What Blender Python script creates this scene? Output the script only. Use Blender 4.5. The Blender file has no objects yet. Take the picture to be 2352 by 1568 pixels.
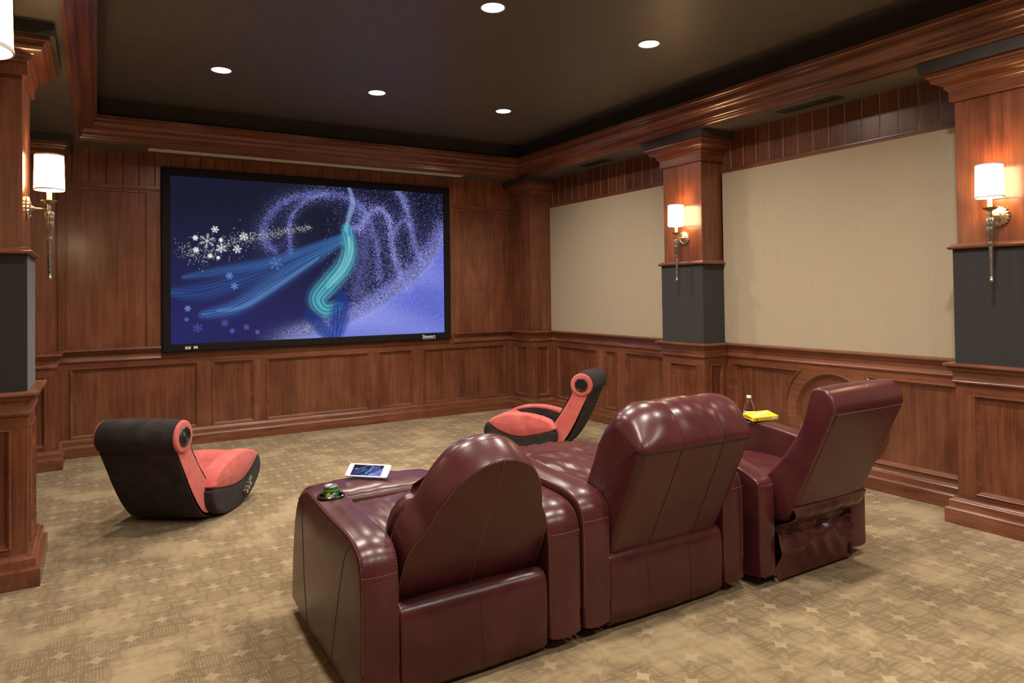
import bpy, bmesh, math, random
import numpy as np
from mathutils import Vector, Matrix
random.seed(7)
PI = math.pi
scn = bpy.context.scene
COL = scn.collection

# ------------------------------------------------------------------ camera
F_PX, CX, CY, W_PX, H_PX = 1580.05, 1176.0, 646.31, 2352, 1568
YAW, PITCH, ROLL = -0.5434, 0.0171, -0.0133
cam = bpy.data.objects.new('camera', bpy.data.cameras.new('camera'))
COL.objects.link(cam)
_c, _s = math.cos(YAW), math.sin(YAW)
_R = Vector((_c, _s, 0)); _F = Vector((-_s, _c, 0)); _U = Vector((0, 0, 1))
_cp, _sp = math.cos(PITCH), math.sin(PITCH)
_F, _U = _cp * _F + _sp * _U, -_sp * _F + _cp * _U
_cr, _sr = math.cos(ROLL), math.sin(ROLL)
_R, _U = _cr * _R + _sr * _U, -_sr * _R + _cr * _U
cam.matrix_world = Matrix(((_R.x, _U.x, -_F.x, 0), (_R.y, _U.y, -_F.y, 0), (_R.z, _U.z, -_F.z, 1.45), (0, 0, 0, 1)))
cam.data.sensor_fit = 'HORIZONTAL'; cam.data.sensor_width = 36.0
cam.data.lens = F_PX / W_PX * 36.0
cam.data.shift_x = 0.0
cam.data.shift_y = -(H_PX / 2 - CY) / W_PX
cam.data.clip_start = 0.05
scn.camera = cam

# ------------------------------------------------------------------ world, exposure
world = bpy.data.worlds.new('World'); scn.world = world; world.use_nodes = True
world.node_tree.nodes['Background'].inputs[0].default_value = (0.02, 0.018, 0.016, 1)
scn.view_settings.view_transform = 'Standard'
scn.view_settings.look = 'None'
scn.view_settings.exposure = 0.0
scn.view_settings.gamma = 1.0
scn.view_settings.use_curve_mapping = False
scn.cycles.max_bounces = 8
scn.cycles.diffuse_bounces = 5
scn.cycles.glossy_bounces = 4
scn.cycles.sample_clamp_indirect = 6.0
scn.cycles.caustics_reflective = False
scn.cycles.caustics_refractive = False
LAMP_W = 31.0          # each ceiling downlight
SCONCE_E = 20.0        # sconce shade emission
SCREEN_E = 1.0

# ------------------------------------------------------------------ room numbers (metres)
XR, XL, YF, YB = 4.837, -0.581, 7.514, -1.9
XC_R, XC_L = 4.558, -0.303           # faces of the columns
Z_SOF, Z_CEIL, Z_RAIL, Z_FAB = 2.854, 3.24, 0.984, 2.513
TL, TR, TF, TB = -0.143, 4.458, 7.135, -1.45   # tray opening
LX, LY = [0.846, 2.128, 3.425], [5.79, 3.71, 1.63, -0.45]

# ------------------------------------------------------------------ node helpers
class N:
    """tiny maths wrapper round shader sockets"""
    nt = None
    def __init__(self, s): self.s = s
    @staticmethod
    def op(o, *a):
        n = N.nt.nodes.new('ShaderNodeMath'); n.operation = o
        for i, v in enumerate(a):
            if isinstance(v, N): N.nt.links.new(v.s, n.inputs[i])
            else: n.inputs[i].default_value = v
        return N(n.outputs[0])
    def __add__(a, b): return N.op('ADD', a, b)
    def __radd__(a, b): return N.op('ADD', b, a)
    def __sub__(a, b): return N.op('SUBTRACT', a, b)
    def __rsub__(a, b): return N.op('SUBTRACT', b, a)
    def __mul__(a, b): return N.op('MULTIPLY', a, b)
    def __rmul__(a, b): return N.op('MULTIPLY', b, a)
    def __truediv__(a, b): return N.op('DIVIDE', a, b)
    def abs(a): return N.op('ABSOLUTE', a)
    def lt(a, b): return N.op('LESS_THAN', a, b)
    def gt(a, b): return N.op('GREATER_THAN', a, b)
    def sin(a): return N.op('SINE', a)
    def sqrt(a): return N.op('SQRT', a)
    def frac(a): return N.op('FRACT', a)
    def pw(a, b): return N.op('POWER', a, b)
    def smooth(a, lo, hi):
        n = N.nt.nodes.new('ShaderNodeMapRange'); n.interpolation_type = 'SMOOTHSTEP'
        N.nt.links.new(a.s, n.inputs[0]); n.inputs[1].default_value = lo; n.inputs[2].default_value = hi
        return N(n.outputs[0])

def new_mat(name):
    m = bpy.data.materials.new(name); m.use_nodes = True
    nt = m.node_tree; b = nt.nodes['Principled BSDF']
    return m, nt, b
def L(nt, a, b): nt.links.new(a, b)
def coord(nt, scale=(1, 1, 1), kind='Object'):
    t = nt.nodes.new('ShaderNodeTexCoord'); mp = nt.nodes.new('ShaderNodeMapping')
    mp.inputs['Scale'].default_value = scale; L(nt, t.outputs[kind], mp.inputs[0]); return mp.outputs[0]
def noise(nt, vec, scale, detail=3, rough=0.5, dist=0.0):
    n = nt.nodes.new('ShaderNodeTexNoise'); n.inputs['Scale'].default_value = scale; n.inputs['Detail'].default_value = detail
    n.inputs['Roughness'].default_value = rough; n.inputs['Distortion'].default_value = dist; L(nt, vec, n.inputs['Vector']); return n.outputs['Fac']
def ramp(nt, fac, stops):
    r = nt.nodes.new('ShaderNodeValToRGB'); e = r.color_ramp.elements
    while len(e) < len(stops): e.new(0.5)
    for el, (p, c) in zip(e, stops): el.position = p; el.color = (*c, 1)
    L(nt, fac, r.inputs[0]); return r.outputs[0]
def bump(nt, h, b, strength=0.2, dist=0.01):
    n = nt.nodes.new('ShaderNodeBump'); n.inputs['Strength'].default_value = strength; n.inputs['Distance'].default_value = dist
    L(nt, h, n.inputs['Height']); L(nt, n.outputs[0], b.inputs['Normal']); return n
def mixc(nt, fac, a, b, mode='MIX'):
    n = nt.nodes.new('ShaderNodeMix'); n.data_type = 'RGBA'; n.blend_type = mode
    for i, v in ((0, fac), (6, a), (7, b)):
        if isinstance(v, (int, float)): n.inputs[i].default_value = v
        elif isinstance(v, tuple): n.inputs[i].default_value = (*v, 1)
        else: L(nt, v, n.inputs[i])
    return n.outputs[2]

def plain(name, col, rough=0.5, metal=0.0, nscale=30, amt=0.12, bstr=0.05, spec=0.5, coat=0.0, sheen=0.0):
    m, nt, b = new_mat(name)
    v = coord(nt); f = noise(nt, v, nscale)
    lo = tuple(c * (1 - amt) for c in col); hi = tuple(min(1, c * (1 + amt)) for c in col)
    L(nt, ramp(nt, f, [(0.3, lo), (0.7, hi)]), b.inputs['Base Color'])
    b.inputs['Roughness'].default_value = rough; b.inputs['Metallic'].default_value = metal
    b.inputs['Specular IOR Level'].default_value = spec; b.inputs['Coat Weight'].default_value = coat
    b.inputs['Sheen Weight'].default_value = sheen
    if bstr: bump(nt, f, b, bstr, 0.003)
    return m

def wood(name, axis, dark=1.0):
    """stained cherry with the grain along x, y or z"""
    m, nt, b = new_mat(name)
    sc = [26.0, 26.0, 26.0]; sc['xyz'.index(axis)] = 1.6
    v = coord(nt, tuple(sc))
    f1 = noise(nt, v, 1.0, 5, 0.62, 0.6)
    v2 = coord(nt, tuple(2.2 if s > 2 else 0.8 for s in sc)); f2 = noise(nt, v2, 1.0, 3, 0.5, 1.2)
    sc3 = [130.0] * 3; sc3['xyz'.index(axis)] = 4.0
    f3 = noise(nt, coord(nt, tuple(sc3)), 1.0, 2)
    N.nt = nt
    f5 = noise(nt, coord(nt), 4.5, 4, 0.6, 0.5)
    f = N(f1) * 0.36 + N(f2) * 0.34 + N(f3) * 0.16 + N(f5) * 0.18 - 0.02
    d = dark * 1.12
    c = ramp(nt, f.s, [(0.36, (0.070 * d, 0.0200 * d, 0.0095 * d)), (0.50, (0.148 * d, 0.049 * d, 0.0235 * d)), (0.66, (0.240 * d, 0.090 * d, 0.047 * d))])
    L(nt, c, b.inputs['Base Color'])
    L(nt, (N(f2) * 0.10 + 0.25).s, b.inputs['Roughness'])
    b.inputs['Coat Weight'].default_value = 0.35; b.inputs['Coat Roughness'].default_value = 0.16
    bump(nt, f3, b, 0.03, 0.001)
    return m

M = {}
M['wz'] = wood('cherry_wood_vertical', 'z'); M['wx'] = wood('cherry_wood_along_x', 'x'); M['wy'] = wood('cherry_wood_along_y', 'y')
M['plank'] = wood('cherry_plank', 'z', 0.78); M['plank_front'] = wood('shade_lifted_cherry_plank', 'z', 1.35); M['bead'] = plain('cherry_groove_highlight', (0.42, 0.26, 0.19), 0.3, nscale=60, coat=0.3); M['veneer'] = wood('cherry_panel_veneer', 'z', 0.88)  # front planks lightened against the tray's shade; bead colour is a painted highlight
M['black_fabric'] = plain('charcoal_acoustic_fabric', (0.030, 0.027, 0.027), 0.9, nscale=400, amt=0.3, bstr=0.2, spec=0.2, sheen=0.2)
M['ceil'] = plain('dark_brown_ceiling_paint', (0.112, 0.104, 0.094), 0.42, nscale=8, amt=0.08, bstr=0.02, spec=0.35)
M['trayside'] = plain('black_brown_paint', (0.055, 0.051, 0.047), 0.6, nscale=8, amt=0.1, bstr=0.02, spec=0.3)
M['black'] = plain('black_velvet_frame', (0.010, 0.008, 0.008), 0.85, nscale=300, amt=0.3, bstr=0.1, spec=0.2)
M['vent'] = plain('vent_metal_dark', (0.035, 0.031, 0.027), 0.5, nscale=40)
M['ventpale'] = plain('vent_strip_tan', (0.78, 0.68, 0.56), 0.45, nscale=60)
M['plastic'] = plain('black_plastic', (0.018, 0.017, 0.016), 0.35, nscale=120)
M['gloss_black'] = plain('glossy_black_rim', (0.02, 0.024, 0.027), 0.12, nscale=50, amt=0.05, bstr=0, spec=0.8)
M['chrome'] = plain('brushed_chrome', (0.75, 0.73, 0.70), 0.22, 1.0, nscale=80, amt=0.05)
M['steel'] = plain('stainless_cup', (0.42, 0.44, 0.46), 0.16, 1.0, nscale=50, amt=0.05)
M['white'] = plain('white_plastic', (0.82, 0.82, 0.82), 0.3, nscale=60, amt=0.02)
M['reflector'] = plain('white_reflector', (0.85, 0.83, 0.80), 0.4, nscale=60, amt=0.02)
M['stitch'] = plain('pale_stitch_thread', (0.33, 0.15, 0.12), 0.7, nscale=400, amt=0.3)
M['piping'] = plain('dark_piping', (0.035, 0.010, 0.010), 0.5, nscale=200, amt=0.2)

def leather():
    m, nt, b = new_mat('burgundy_leather'); N.nt = nt
    v = coord(nt)
    f1 = noise(nt, v, 3.0, 4, 0.55, 0.4); f2 = noise(nt, v, 34.0, 3)
    c = ramp(nt, f1, [(0.28, (0.050, 0.0105, 0.0125)), (0.52, (0.070, 0.0155, 0.0178)), (0.8, (0.094, 0.0240, 0.0258))])
    L(nt, c, b.inputs['Base Color'])
    L(nt, (N(f1) * 0.12 + N(f2) * 0.06 + 0.20).s, b.inputs['Roughness'])
    b.inputs['Specular IOR Level'].default_value = 0.42
    vo = nt.nodes.new('ShaderNodeTexVoronoi'); vo.inputs['Scale'].default_value = 420; L(nt, v, vo.inputs['Vector'])
    wr = noise(nt, coord(nt, (5, 9, 9)), 1.2, 2, 0.5, 0.0)
    h = N(vo.outputs['Distance']) * 0.015 + N(f2) * 0.10 + N(wr) * 0.5
    bump(nt, h.s, b, 0.32, 0.006)
    return m
M['leather'] = leather()
def suede(name, c0, c1, c2, sheen=0.15):
    m, nt, b = new_mat(name); v = coord(nt)
    f = noise(nt, v, 9.0, 5, 0.6, 0.5); g = noise(nt, v, 260, 2)
    L(nt, ramp(nt, f, [(0.25, c0), (0.5, c1), (0.8, c2)]), b.inputs['Base Color'])
    b.inputs['Roughness'].default_value = 0.88; b.inputs['Sheen Weight'].default_value = sheen; b.inputs['Sheen Roughness'].default_value = 0.5
    b.inputs['Specular IOR Level'].default_value = 0.12
    N.nt = nt; bump(nt, (N(f) * 0.8 + N(g) * 0.15).s, b, 0.3, 0.006)
    return m
M['coral'] = suede('coral_suede', (0.46, 0.088, 0.082), (0.56, 0.128, 0.116), (0.64, 0.185, 0.160))
M['char'] = suede('charcoal_suede', (0.022, 0.017, 0.017), (0.031, 0.025, 0.025), (0.055, 0.046, 0.046), 0.06)

def stripe():
    m, nt, b = new_mat('striped_wall_fabric'); N.nt = nt
    t = nt.nodes.new('ShaderNodeTexCoord'); s = nt.nodes.new('ShaderNodeSeparateXYZ'); L(nt, t.outputs['Object'], s.inputs[0])
    y = N(s.outputs[1])
    w = (y * (2 * PI / 0.0095)).sin() * 0.5 + 0.5
    w2 = (y * (2 * PI / 0.0095) + 1.9).sin() * 0.5 + 0.5
    c = mixc(nt, w.smooth(0.55, 0.95).s, (0.50, 0.41, 0.295), (0.30, 0.225, 0.15))
    c = mixc(nt, (w2.smooth(0.8, 1.0) * 0.5).s, c, (0.34, 0.33, 0.18))
    n = noise(nt, coord(nt, (1, 3, 300)), 1.0, 2)
    c = mixc(nt, (N(n) * 0.3).s, c, (0.48, 0.41, 0.31))
    seam = (((y + 0.28) / 2.53).frac().lt(0.0006)) * 0.5
    c = mixc(nt, seam.s, c, (0.12, 0.09, 0.07))
    L(nt, c, b.inputs['Base Color']); b.inputs['Roughness'].default_value = 0.9; b.inputs['Specular IOR Level'].default_value = 0.15
    b.inputs['Sheen Weight'].default_value = 0.1
    bump(nt, w.s, b, 0.35, 0.002)
    return m
M['stripe'] = stripe()

def carpet():
    m, nt, b = new_mat('patterned_carpet'); N.nt = nt
    t = nt.nodes.new('ShaderNodeTexCoord'); s = nt.nodes.new('ShaderNodeSeparateXYZ'); L(nt, t.outputs['Object'], s.inputs[0])
    P = 0.252
    wob = (N(noise(nt, coord(nt), 60, 2)) - 0.5) * 0.012
    x, y = N(s.outputs[0]) + 0.004 + wob, N(s.outputs[1]) - 4.012 + wob
    def near(v, off):     # signed distance to the nearest lattice line
        return ((v / P + 0.5 + off).frac() - 0.5) * P
    def d4(ax, ay): return (ax.abs(), ay.abs())
    a1, b1 = d4(near(x, 0.0), near(y, 0.0)); a2, b2 = d4(near(x, 0.5), near(y, 0.5))
    def dia(a, b_): return (a.pw(0.82) + b_.pw(0.82)).lt(0.034 ** 0.82 * 1.06)
    diam = N.op('MAXIMUM', dia(a1, b1), dia(a2, b2))
    def ring(a, b_, r, w): return ((((a * a + b_ * b_).sqrt()) - r).abs()).smooth(w, w * 0.35)
    # interlaced rings centred between the diamonds
    e1, g1 = d4(near(x, 0.5), near(y, 0.0)); e2, g2 = d4(near(x, 0.0), near(y, 0.5))
    rr = None
    for (p_, q_) in ((a1, b1), (a2, b2)):
        for (m_, n_) in ((p_, q_), (P - p_, q_), (p_, P - q_)):
            k = ring(m_, n_, 0.176, 0.0125); rr = k if rr is None else N.op('MAXIMUM', rr, k)
    tick = ((x * (2 * PI / 0.0125) + ((y * (2 * PI / 0.022)).sin()) * 0.9).sin() * 0.5 + 0.5).smooth(0.45, 0.9)
    row = ((y * (2 * PI / 0.022)).sin() * 0.5 + 0.5).smooth(0.15, 0.5)
    dash = tick * row * (1.0 - rr * 0.85)
    cloud = N(noise(nt, coord(nt), 2.6, 4, 0.6, 0.3)).smooth(0.42, 0.66)
    pile = N(noise(nt, coord(nt), 520, 2))
    base = mixc(nt, cloud.s, (0.215, 0.152, 0.078), (0.395, 0.295, 0.165))
    patt = (rr * 0.42) * (1.0 - cloud * 0.70)
    c = mixc(nt, patt.s, base, (0.140, 0.092, 0.047))
    c = mixc(nt, (dash * 0.80 * (1.0 - cloud * 0.65)).s, c, (0.395, 0.300, 0.180))
    c = mixc(nt, (diam * 0.78).s, c, (0.420, 0.315, 0.185))
    c = mixc(nt, (pile * 0.35).s, c, (0.19, 0.135, 0.075), 'MIX')
    L(nt, c, b.inputs['Base Color']); b.inputs['Roughness'].default_value = 0.95; b.inputs['Specular IOR Level'].default_value = 0.1
    b.inputs['Sheen Weight'].default_value = 0.15
    bump(nt, (pile + dash * 0.5).s, b, 0.5, 0.004)
    return m
M['carpet'] = carpet()

def emit(name, col, strength):
    m, nt, b = new_mat(name)
    f = noise(nt, coord(nt), 40, 2)
    c = ramp(nt, f, [(0.0, tuple(x * 0.96 for x in col)), (1.0, col)])
    L(nt, c, b.inputs['Emission Color']); L(nt, c, b.inputs['Base Color'])
    b.inputs['Emission Strength'].default_value = strength; b.inputs['Roughness'].default_value = 0.6
    return m
M['bulb'] = emit('lit_downlight_lens', (1.0, 0.93, 0.82), 14.0)
M['shade'] = emit('lit_lampshade_fabric', (1.0, 0.73, 0.40), SCONCE_E)
M['shade_edge'] = plain('lampshade_trim_tape', (0.60, 0.55, 0.56), 0.6, nscale=100)
M['pewter'] = plain('aged_pewter', (0.36, 0.32, 0.26), 0.34, 1.0, nscale=60, amt=0.35)
M['pewter_light'] = plain('champagne_metal', (0.62, 0.54, 0.40), 0.34, 1.0, nscale=60, amt=0.2)
M['candle'] = plain('candle_sleeve', (0.66, 0.52, 0.36), 0.5, nscale=60)

# ------------------------------------------------------------------ mesh helpers
class MB:
    def __init__(s): s.v = []; s.f = []
    def add(s, verts, faces):
        o = len(s.v); s.v += [tuple(p) for p in verts]; s.f += [tuple(i + o for i in f) for f in faces]; return s
    def box(s, x0, x1, y0, y1, z0, z1):
        return s.add([(x0, y0, z0), (x1, y0, z0), (x1, y1, z0), (x0, y1, z0), (x0, y0, z1), (x1, y0, z1), (x1, y1, z1), (x0, y1, z1)],
                     [(0, 3, 2, 1), (4, 5, 6, 7), (0, 1, 5, 4), (1, 2, 6, 5), (2, 3, 7, 6), (3, 0, 4, 7)])
    def mbox(s, mp, a0, a1, b0, b1, h0, h1):
        return s.add([mp(*q) for q in ((a0, b0, h0), (a1, b0, h0), (a1, b1, h0), (a0, b1, h0), (a0, b0, h1), (a1, b0, h1), (a1, b1, h1), (a0, b1, h1))],
                     [(0, 3, 2, 1), (4, 5, 6, 7), (0, 1, 5, 4), (1, 2, 6, 5), (2, 3, 7, 6), (3, 0, 4, 7)])
    def grid(s, rows, cu=False, cv=False, cap0=False, cap1=False):
        """rows: list of equal-length point lists; cv closes each row, cu joins last to first"""
        n, k = len(rows), len(rows[0]); vs = [p for r in rows for p in r]; fs = []
        for i in range(n if cu else n - 1):
            for j in range(k if cv else k - 1):
                a, b_, c, d = i * k + j, i * k + (j + 1) % k, ((i + 1) % n) * k + (j + 1) % k, ((i + 1) % n) * k + j
                fs.append((a, b_, c, d))
        if cap0: fs.append(tuple(range(k))[::-1])
        if cap1: fs.append(tuple((n - 1) * k + j for j in range(k)))
        return s.add(vs, fs)
    def lathe(s, prof, c=(0, 0, 0), seg=24, mp=None, cap=True):
        """prof: (r, z) list"""
        rows = []
        for r, z in prof:
            rows.append([(c[0] + r * math.cos(2 * PI * k / seg), c[1] + r * math.sin(2 * PI * k / seg), c[2] + z) for k in range(seg)])
        if mp: rows = [[mp(*p) for p in r] for r in rows]
        return s.grid(rows, cv=True, cap0=cap, cap1=cap)
    def prism(s, poly, mp, h0, h1):
        n = len(poly)
        vs = [mp(p, q, h0) for p, q in poly] + [mp(p, q, h1) for p, q in poly]
        return s.add(vs, [tuple(range(n))[::-1], tuple(range(n, 2 * n))] + [(i, (i + 1) % n, n + (i + 1) % n, n + i) for i in range(n)])
    def sweep(s, path, prof, mp, closed=False):
        """path: 2-D points; prof: (offset to the left, height); mp(p, q, h) -> 3-D"""
        n = len(path); rows = []
        for i in range(n):
            p = Vector(path[i])
            a = Vector(path[i - 1]) if (closed or i > 0) else None
            c = Vector(path[(i + 1) % n]) if (closed or i < n - 1) else None
            d1 = (p - a).normalized() if a is not None else None; d2 = (c - p).normalized() if c is not None else None
            if d1 is None: d1 = d2
            if d2 is None: d2 = d1
            n1 = Vector((-d1.y, d1.x)); n2 = Vector((-d2.y, d2.x))
            m = (n1 + n2); m = m.normalized() if m.length > 1e-6 else n1
            m = m / max(0.3, m.dot(n1))
            rows.append([mp(p.x + m.x * o, p.y + m.y * o, h) for o, h in prof])
        return s.grid(rows, cu=closed, cv=True, cap0=not closed, cap1=not closed)
    def tube(s, pts, r, seg=8, cap=True):
        pts = [Vector(p) for p in pts]; rows = []
        for i, p in enumerate(pts):
            d = (pts[min(i + 1, len(pts) - 1)] - pts[max(i - 1, 0)]).normalized()
            u = d.cross(Vector((0, 0, 1)));
            if u.length < 1e-3: u = d.cross(Vector((1, 0, 0)))
            u.normalize(); w = d.cross(u)
            rr = r[i] if isinstance(r, (list, tuple)) else r
            rows.append([p + u * rr * math.cos(2 * PI * k / seg) + w * rr * math.sin(2 * PI * k / seg) for k in range(seg)])
        return s.grid(rows, cv=True, cap0=cap, cap1=cap)
    def build(s, name, mat, parent=None, smooth=35, bevel=0, bseg=3, sub=0, bang=32, loc=None, solid=0):
        me = bpy.data.meshes.new(name); me.from_pydata([tuple(p) for p in s.v], [], s.f)
        bm = bmesh.new(); bm.from_mesh(me); bmesh.ops.recalc_face_normals(bm, faces=bm.faces)
        if bevel:
            es = [e for e in bm.edges if len(e.link_faces) == 2 and e.calc_face_angle(0) > math.radians(bang)]
            bmesh.ops.bevel(bm, geom=es, offset=bevel, segments=bseg, profile=0.5, affect='EDGES', clamp_overlap=True)
        bm.to_mesh(me); bm.free()
        if smooth:
            me.shade_smooth(); me.set_sharp_from_angle(angle=math.radians(smooth))
        if mat is not None:
            for mm in (mat if isinstance(mat, (list, tuple)) else [mat]): me.materials.append(M[mm] if isinstance(mm, str) else mm)
        o = bpy.data.objects.new(name, me); COL.objects.link(o)
        if parent is not None: o.parent = parent
        if solid: md = o.modifiers.new('s', 'SOLIDIFY'); md.thickness = solid; md.offset = 0
        if sub: md = o.modifiers.new('sub', 'SUBSURF'); md.levels = sub; md.render_levels = sub
        return o

def tag(o, label=None, cat=None, group=None, kind=None):
    if label: o['label'] = label
    if cat: o['category'] = cat
    if group: o['group'] = group
    if kind: o['kind'] = kind
    return o
def empty(name, loc=(0, 0, 0), rz=0.0, label=None, cat=None, group=None):
    o = bpy.data.objects.new(name, None); COL.objects.link(o); o.location = loc; o.rotation_euler = (0, 0, rz); o.empty_display_size = 0.1
    return tag(o, label, cat, group)
def copy_tree(o, parent=None):
    c = o.copy(); COL.objects.link(c)
    if parent is not None: c.parent = parent
    for ch in list(o.children): copy_tree(ch, c)
    return c
def text_mesh(txt, size, depth=0.0004, bold=0.0, align='CENTER', shear=0.0):
    cu = bpy.data.curves.new('txt', 'FONT'); cu.body = txt; cu.size = size; cu.extrude = depth; cu.offset = bold; cu.align_x = align; cu.align_y = 'CENTER'; cu.shear = shear
    o = bpy.data.objects.new('txt', cu); COL.objects.link(o)
    dg = bpy.context.evaluated_depsgraph_get(); me = bpy.data.meshes.new_from_object(o.evaluated_get(dg))
    vs = [tuple(v.co) for v in me.vertices]; fs = [tuple(p.vertices) for p in me.polygons]
    bpy.data.objects.remove(o); bpy.data.curves.remove(cu); bpy.data.meshes.remove(me)
    return vs, fs

FRONT = lambda a, z, w: (a, YF - w, z)
RIGHT = lambda a, z, w: (XR - w, a, z)
LEFT = lambda a, z, w: (XL + w, a, z)
BACK = lambda a, z, w: (a, YB + w, z)
PLAN = lambda x, y, z: (x, y, z)

# ================================================================== SHELL
floor = MB().box(XL - 0.1, XR + 0.1, YB - 0.1, YF + 0.1, -0.06, 0.0).build('floor', 'carpet', smooth=0); tag(floor, kind='structure')
ce = MB()
ce.box(TL, TR, TB, TF, Z_CEIL, Z_CEIL + 0.06)
ceiling = ce.build('ceiling', 'ceil', smooth=0); tag(ceiling, kind='structure')
so = MB()
X0, X1, Y0, Y1 = XL - 0.1, XR + 0.1, YB - 0.1, YF + 0.1
so.box(X0, TL, Y0, Y1, Z_SOF, Z_SOF + 0.05); so.box(TR, X1, Y0, Y1, Z_SOF, Z_SOF + 0.05)
so.box(TL, TR, TF, Y1, Z_SOF, Z_SOF + 0.05); so.box(TL, TR, Y0, TB, Z_SOF, Z_SOF + 0.05)
so.build('soffit', 'ceil', ceiling, smooth=0)
ri = MB()
ri.box(TL - 0.05, TL, TB - 0.05, TF + 0.05, Z_SOF + 0.05, Z_CEIL + 0.06); ri.box(TR, TR + 0.05, TB - 0.05, TF + 0.05, Z_SOF + 0.05, Z_CEIL + 0.06)
ri.box(TL, TR, TF, TF + 0.05, Z_SOF + 0.05, Z_CEIL + 0.06); ri.box(TL, TR, TB - 0.05, TB, Z_SOF + 0.05, Z_CEIL + 0.06)
ri.build('tray_riser', 'trayside', ceiling, smooth=0)

def ogee(p0, p1, n=10, k=0.5):
    """S curve between two profile points"""
    out = []
    for i in range(n + 1):
        t = i / n
        a = p0[0] + (p1[0] - p0[0]) * (t - 0.16 * math.sin(2 * PI * t) * k * 2)
        b_ = p0[1] + (p1[1] - p0[1]) * (t + 0.10 * math.sin(2 * PI * t) * k * 2)
        out.append((a, b_))
    return out
CROWN = [(-0.004, 2.846), (0.012, 2.846), (0.014, 2.862), (0.020, 2.866), (0.024, 2.882), (0.033, 2.886), (0.036, 2.900)] + \
        ogee((0.042, 2.904), (0.124, 3.016)) + [(0.134, 3.020), (0.136, 3.030), (0.150, 3.036), (0.150, 3.064), (-0.004, 3.064)]
def crown_piece(name, pts, mat):
    # each side mitred: build the whole loop per side
    m = MB(); a, b_, dirn = pts
    rows = []
    for (corner, sx, sy) in (a, b_):
        rows.append([(corner[0] + sx * o, corner[1] + sy * o, h) for o, h in CROWN])
    m.grid(rows, cv=True, cap0=True, cap1=True)
    return m.build(name, mat, smooth=30)
c_fl, c_fr, c_bl, c_br = ((TL, TF), 1, -1), ((TR, TF), -1, -1), ((TL, TB), 1, 1), ((TR, TB), -1, 1)
tag(crown_piece('trim_1', (c_fl, c_fr, 0), 'wx'), kind='structure')
tag(crown_piece('trim_2', (c_fr, c_br, 0), 'wy'), kind='structure')
tag(crown_piece('trim_3', (c_bl, c_fl, 0), 'wy'), kind='structure')
tag(crown_piece('trim_4', (c_br, c_bl, 0), 'wx'), kind='structure')

# ---- wall bodies
def wall(name, mp, a0, a1):
    w = MB().mbox(mp, a0, a1, 0, Z_SOF, -0.10, -0.022).build(name, 'wz', smooth=0); tag(w, kind='structure'); return w
W_F = wall('wall_front', FRONT, XL - 0.1, XR + 0.1)
W_R = wall('wall_right', RIGHT, YB, YF)
W_L = wall('wall_left', LEFT, YB, YF)
W_B = wall('wall_back', BACK, XL - 0.1, XR + 0.1)

MOLD = [(-0.001, -0.016), (-0.001, 0.006), (0.002, 0.010), (0.007, 0.011), (0.011, 0.007), (0.012, 0.002), (0.016, 0.001), (0.021, -0.004), (0.023, -0.009), (0.028, -0.011), (0.029, -0.016)]
ZP0, ZP1 = 0.17, 0.805
def panel_mould(mb, mp, poly):
    # polygon counter-clockwise -> offset left = inwards
    mb.sweep(poly, [(o, w) for o, w in MOLD], mp, closed=True)
def wainscot(parent, mp, a0, a1, panels, hmat, z0=ZP0, z1=ZP1, top=0.90, mould_only=False):
    """recessed flat panels between stiles and rails; a panel = (a, b)"""
    bk = MB().mbox(mp, a0, a1, 0.02, top, -0.030, -0.016); bk.build('panel_back', 'veneer', parent, smooth=0)
    for q0, q1 in ((0.0, z0), (z1, top)): MB().mbox(mp, a0, a1, q0, q1, -0.018, 0.0).build('rail_board', hmat, parent, smooth=0)
    e = a0
    for (p, q) in list(panels) + [(a1, a1)]:
        MB().mbox(mp, e, p, z0, z1, -0.018, -0.0002).build('stile', 'wz', parent, smooth=0); e = q
    for (p, q) in panels:
        m = MB(); panel_mould(m, mp, [(p, z0), (q, z0), (q, z1), (p, z1)]); m.build('panel_moulding', hmat, parent, smooth=30)

# front
FP = [(-0.214, 0.864), (0.993, 1.402), (1.520, 2.640), (2.745, 3.165), (3.297, 4.431)]
wainscot(W_F, FRONT, XC_L - 0.02, XC_R - 0.02, FP, 'wx', 0.160, 0.808)
# right, far bay
wainscot(W_R, RIGHT, 4.80, 7.08, [(4.93, 5.68), (5.83, 6.03), (6.165, 6.945)], 'wy', 0.165, 0.802)
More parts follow.
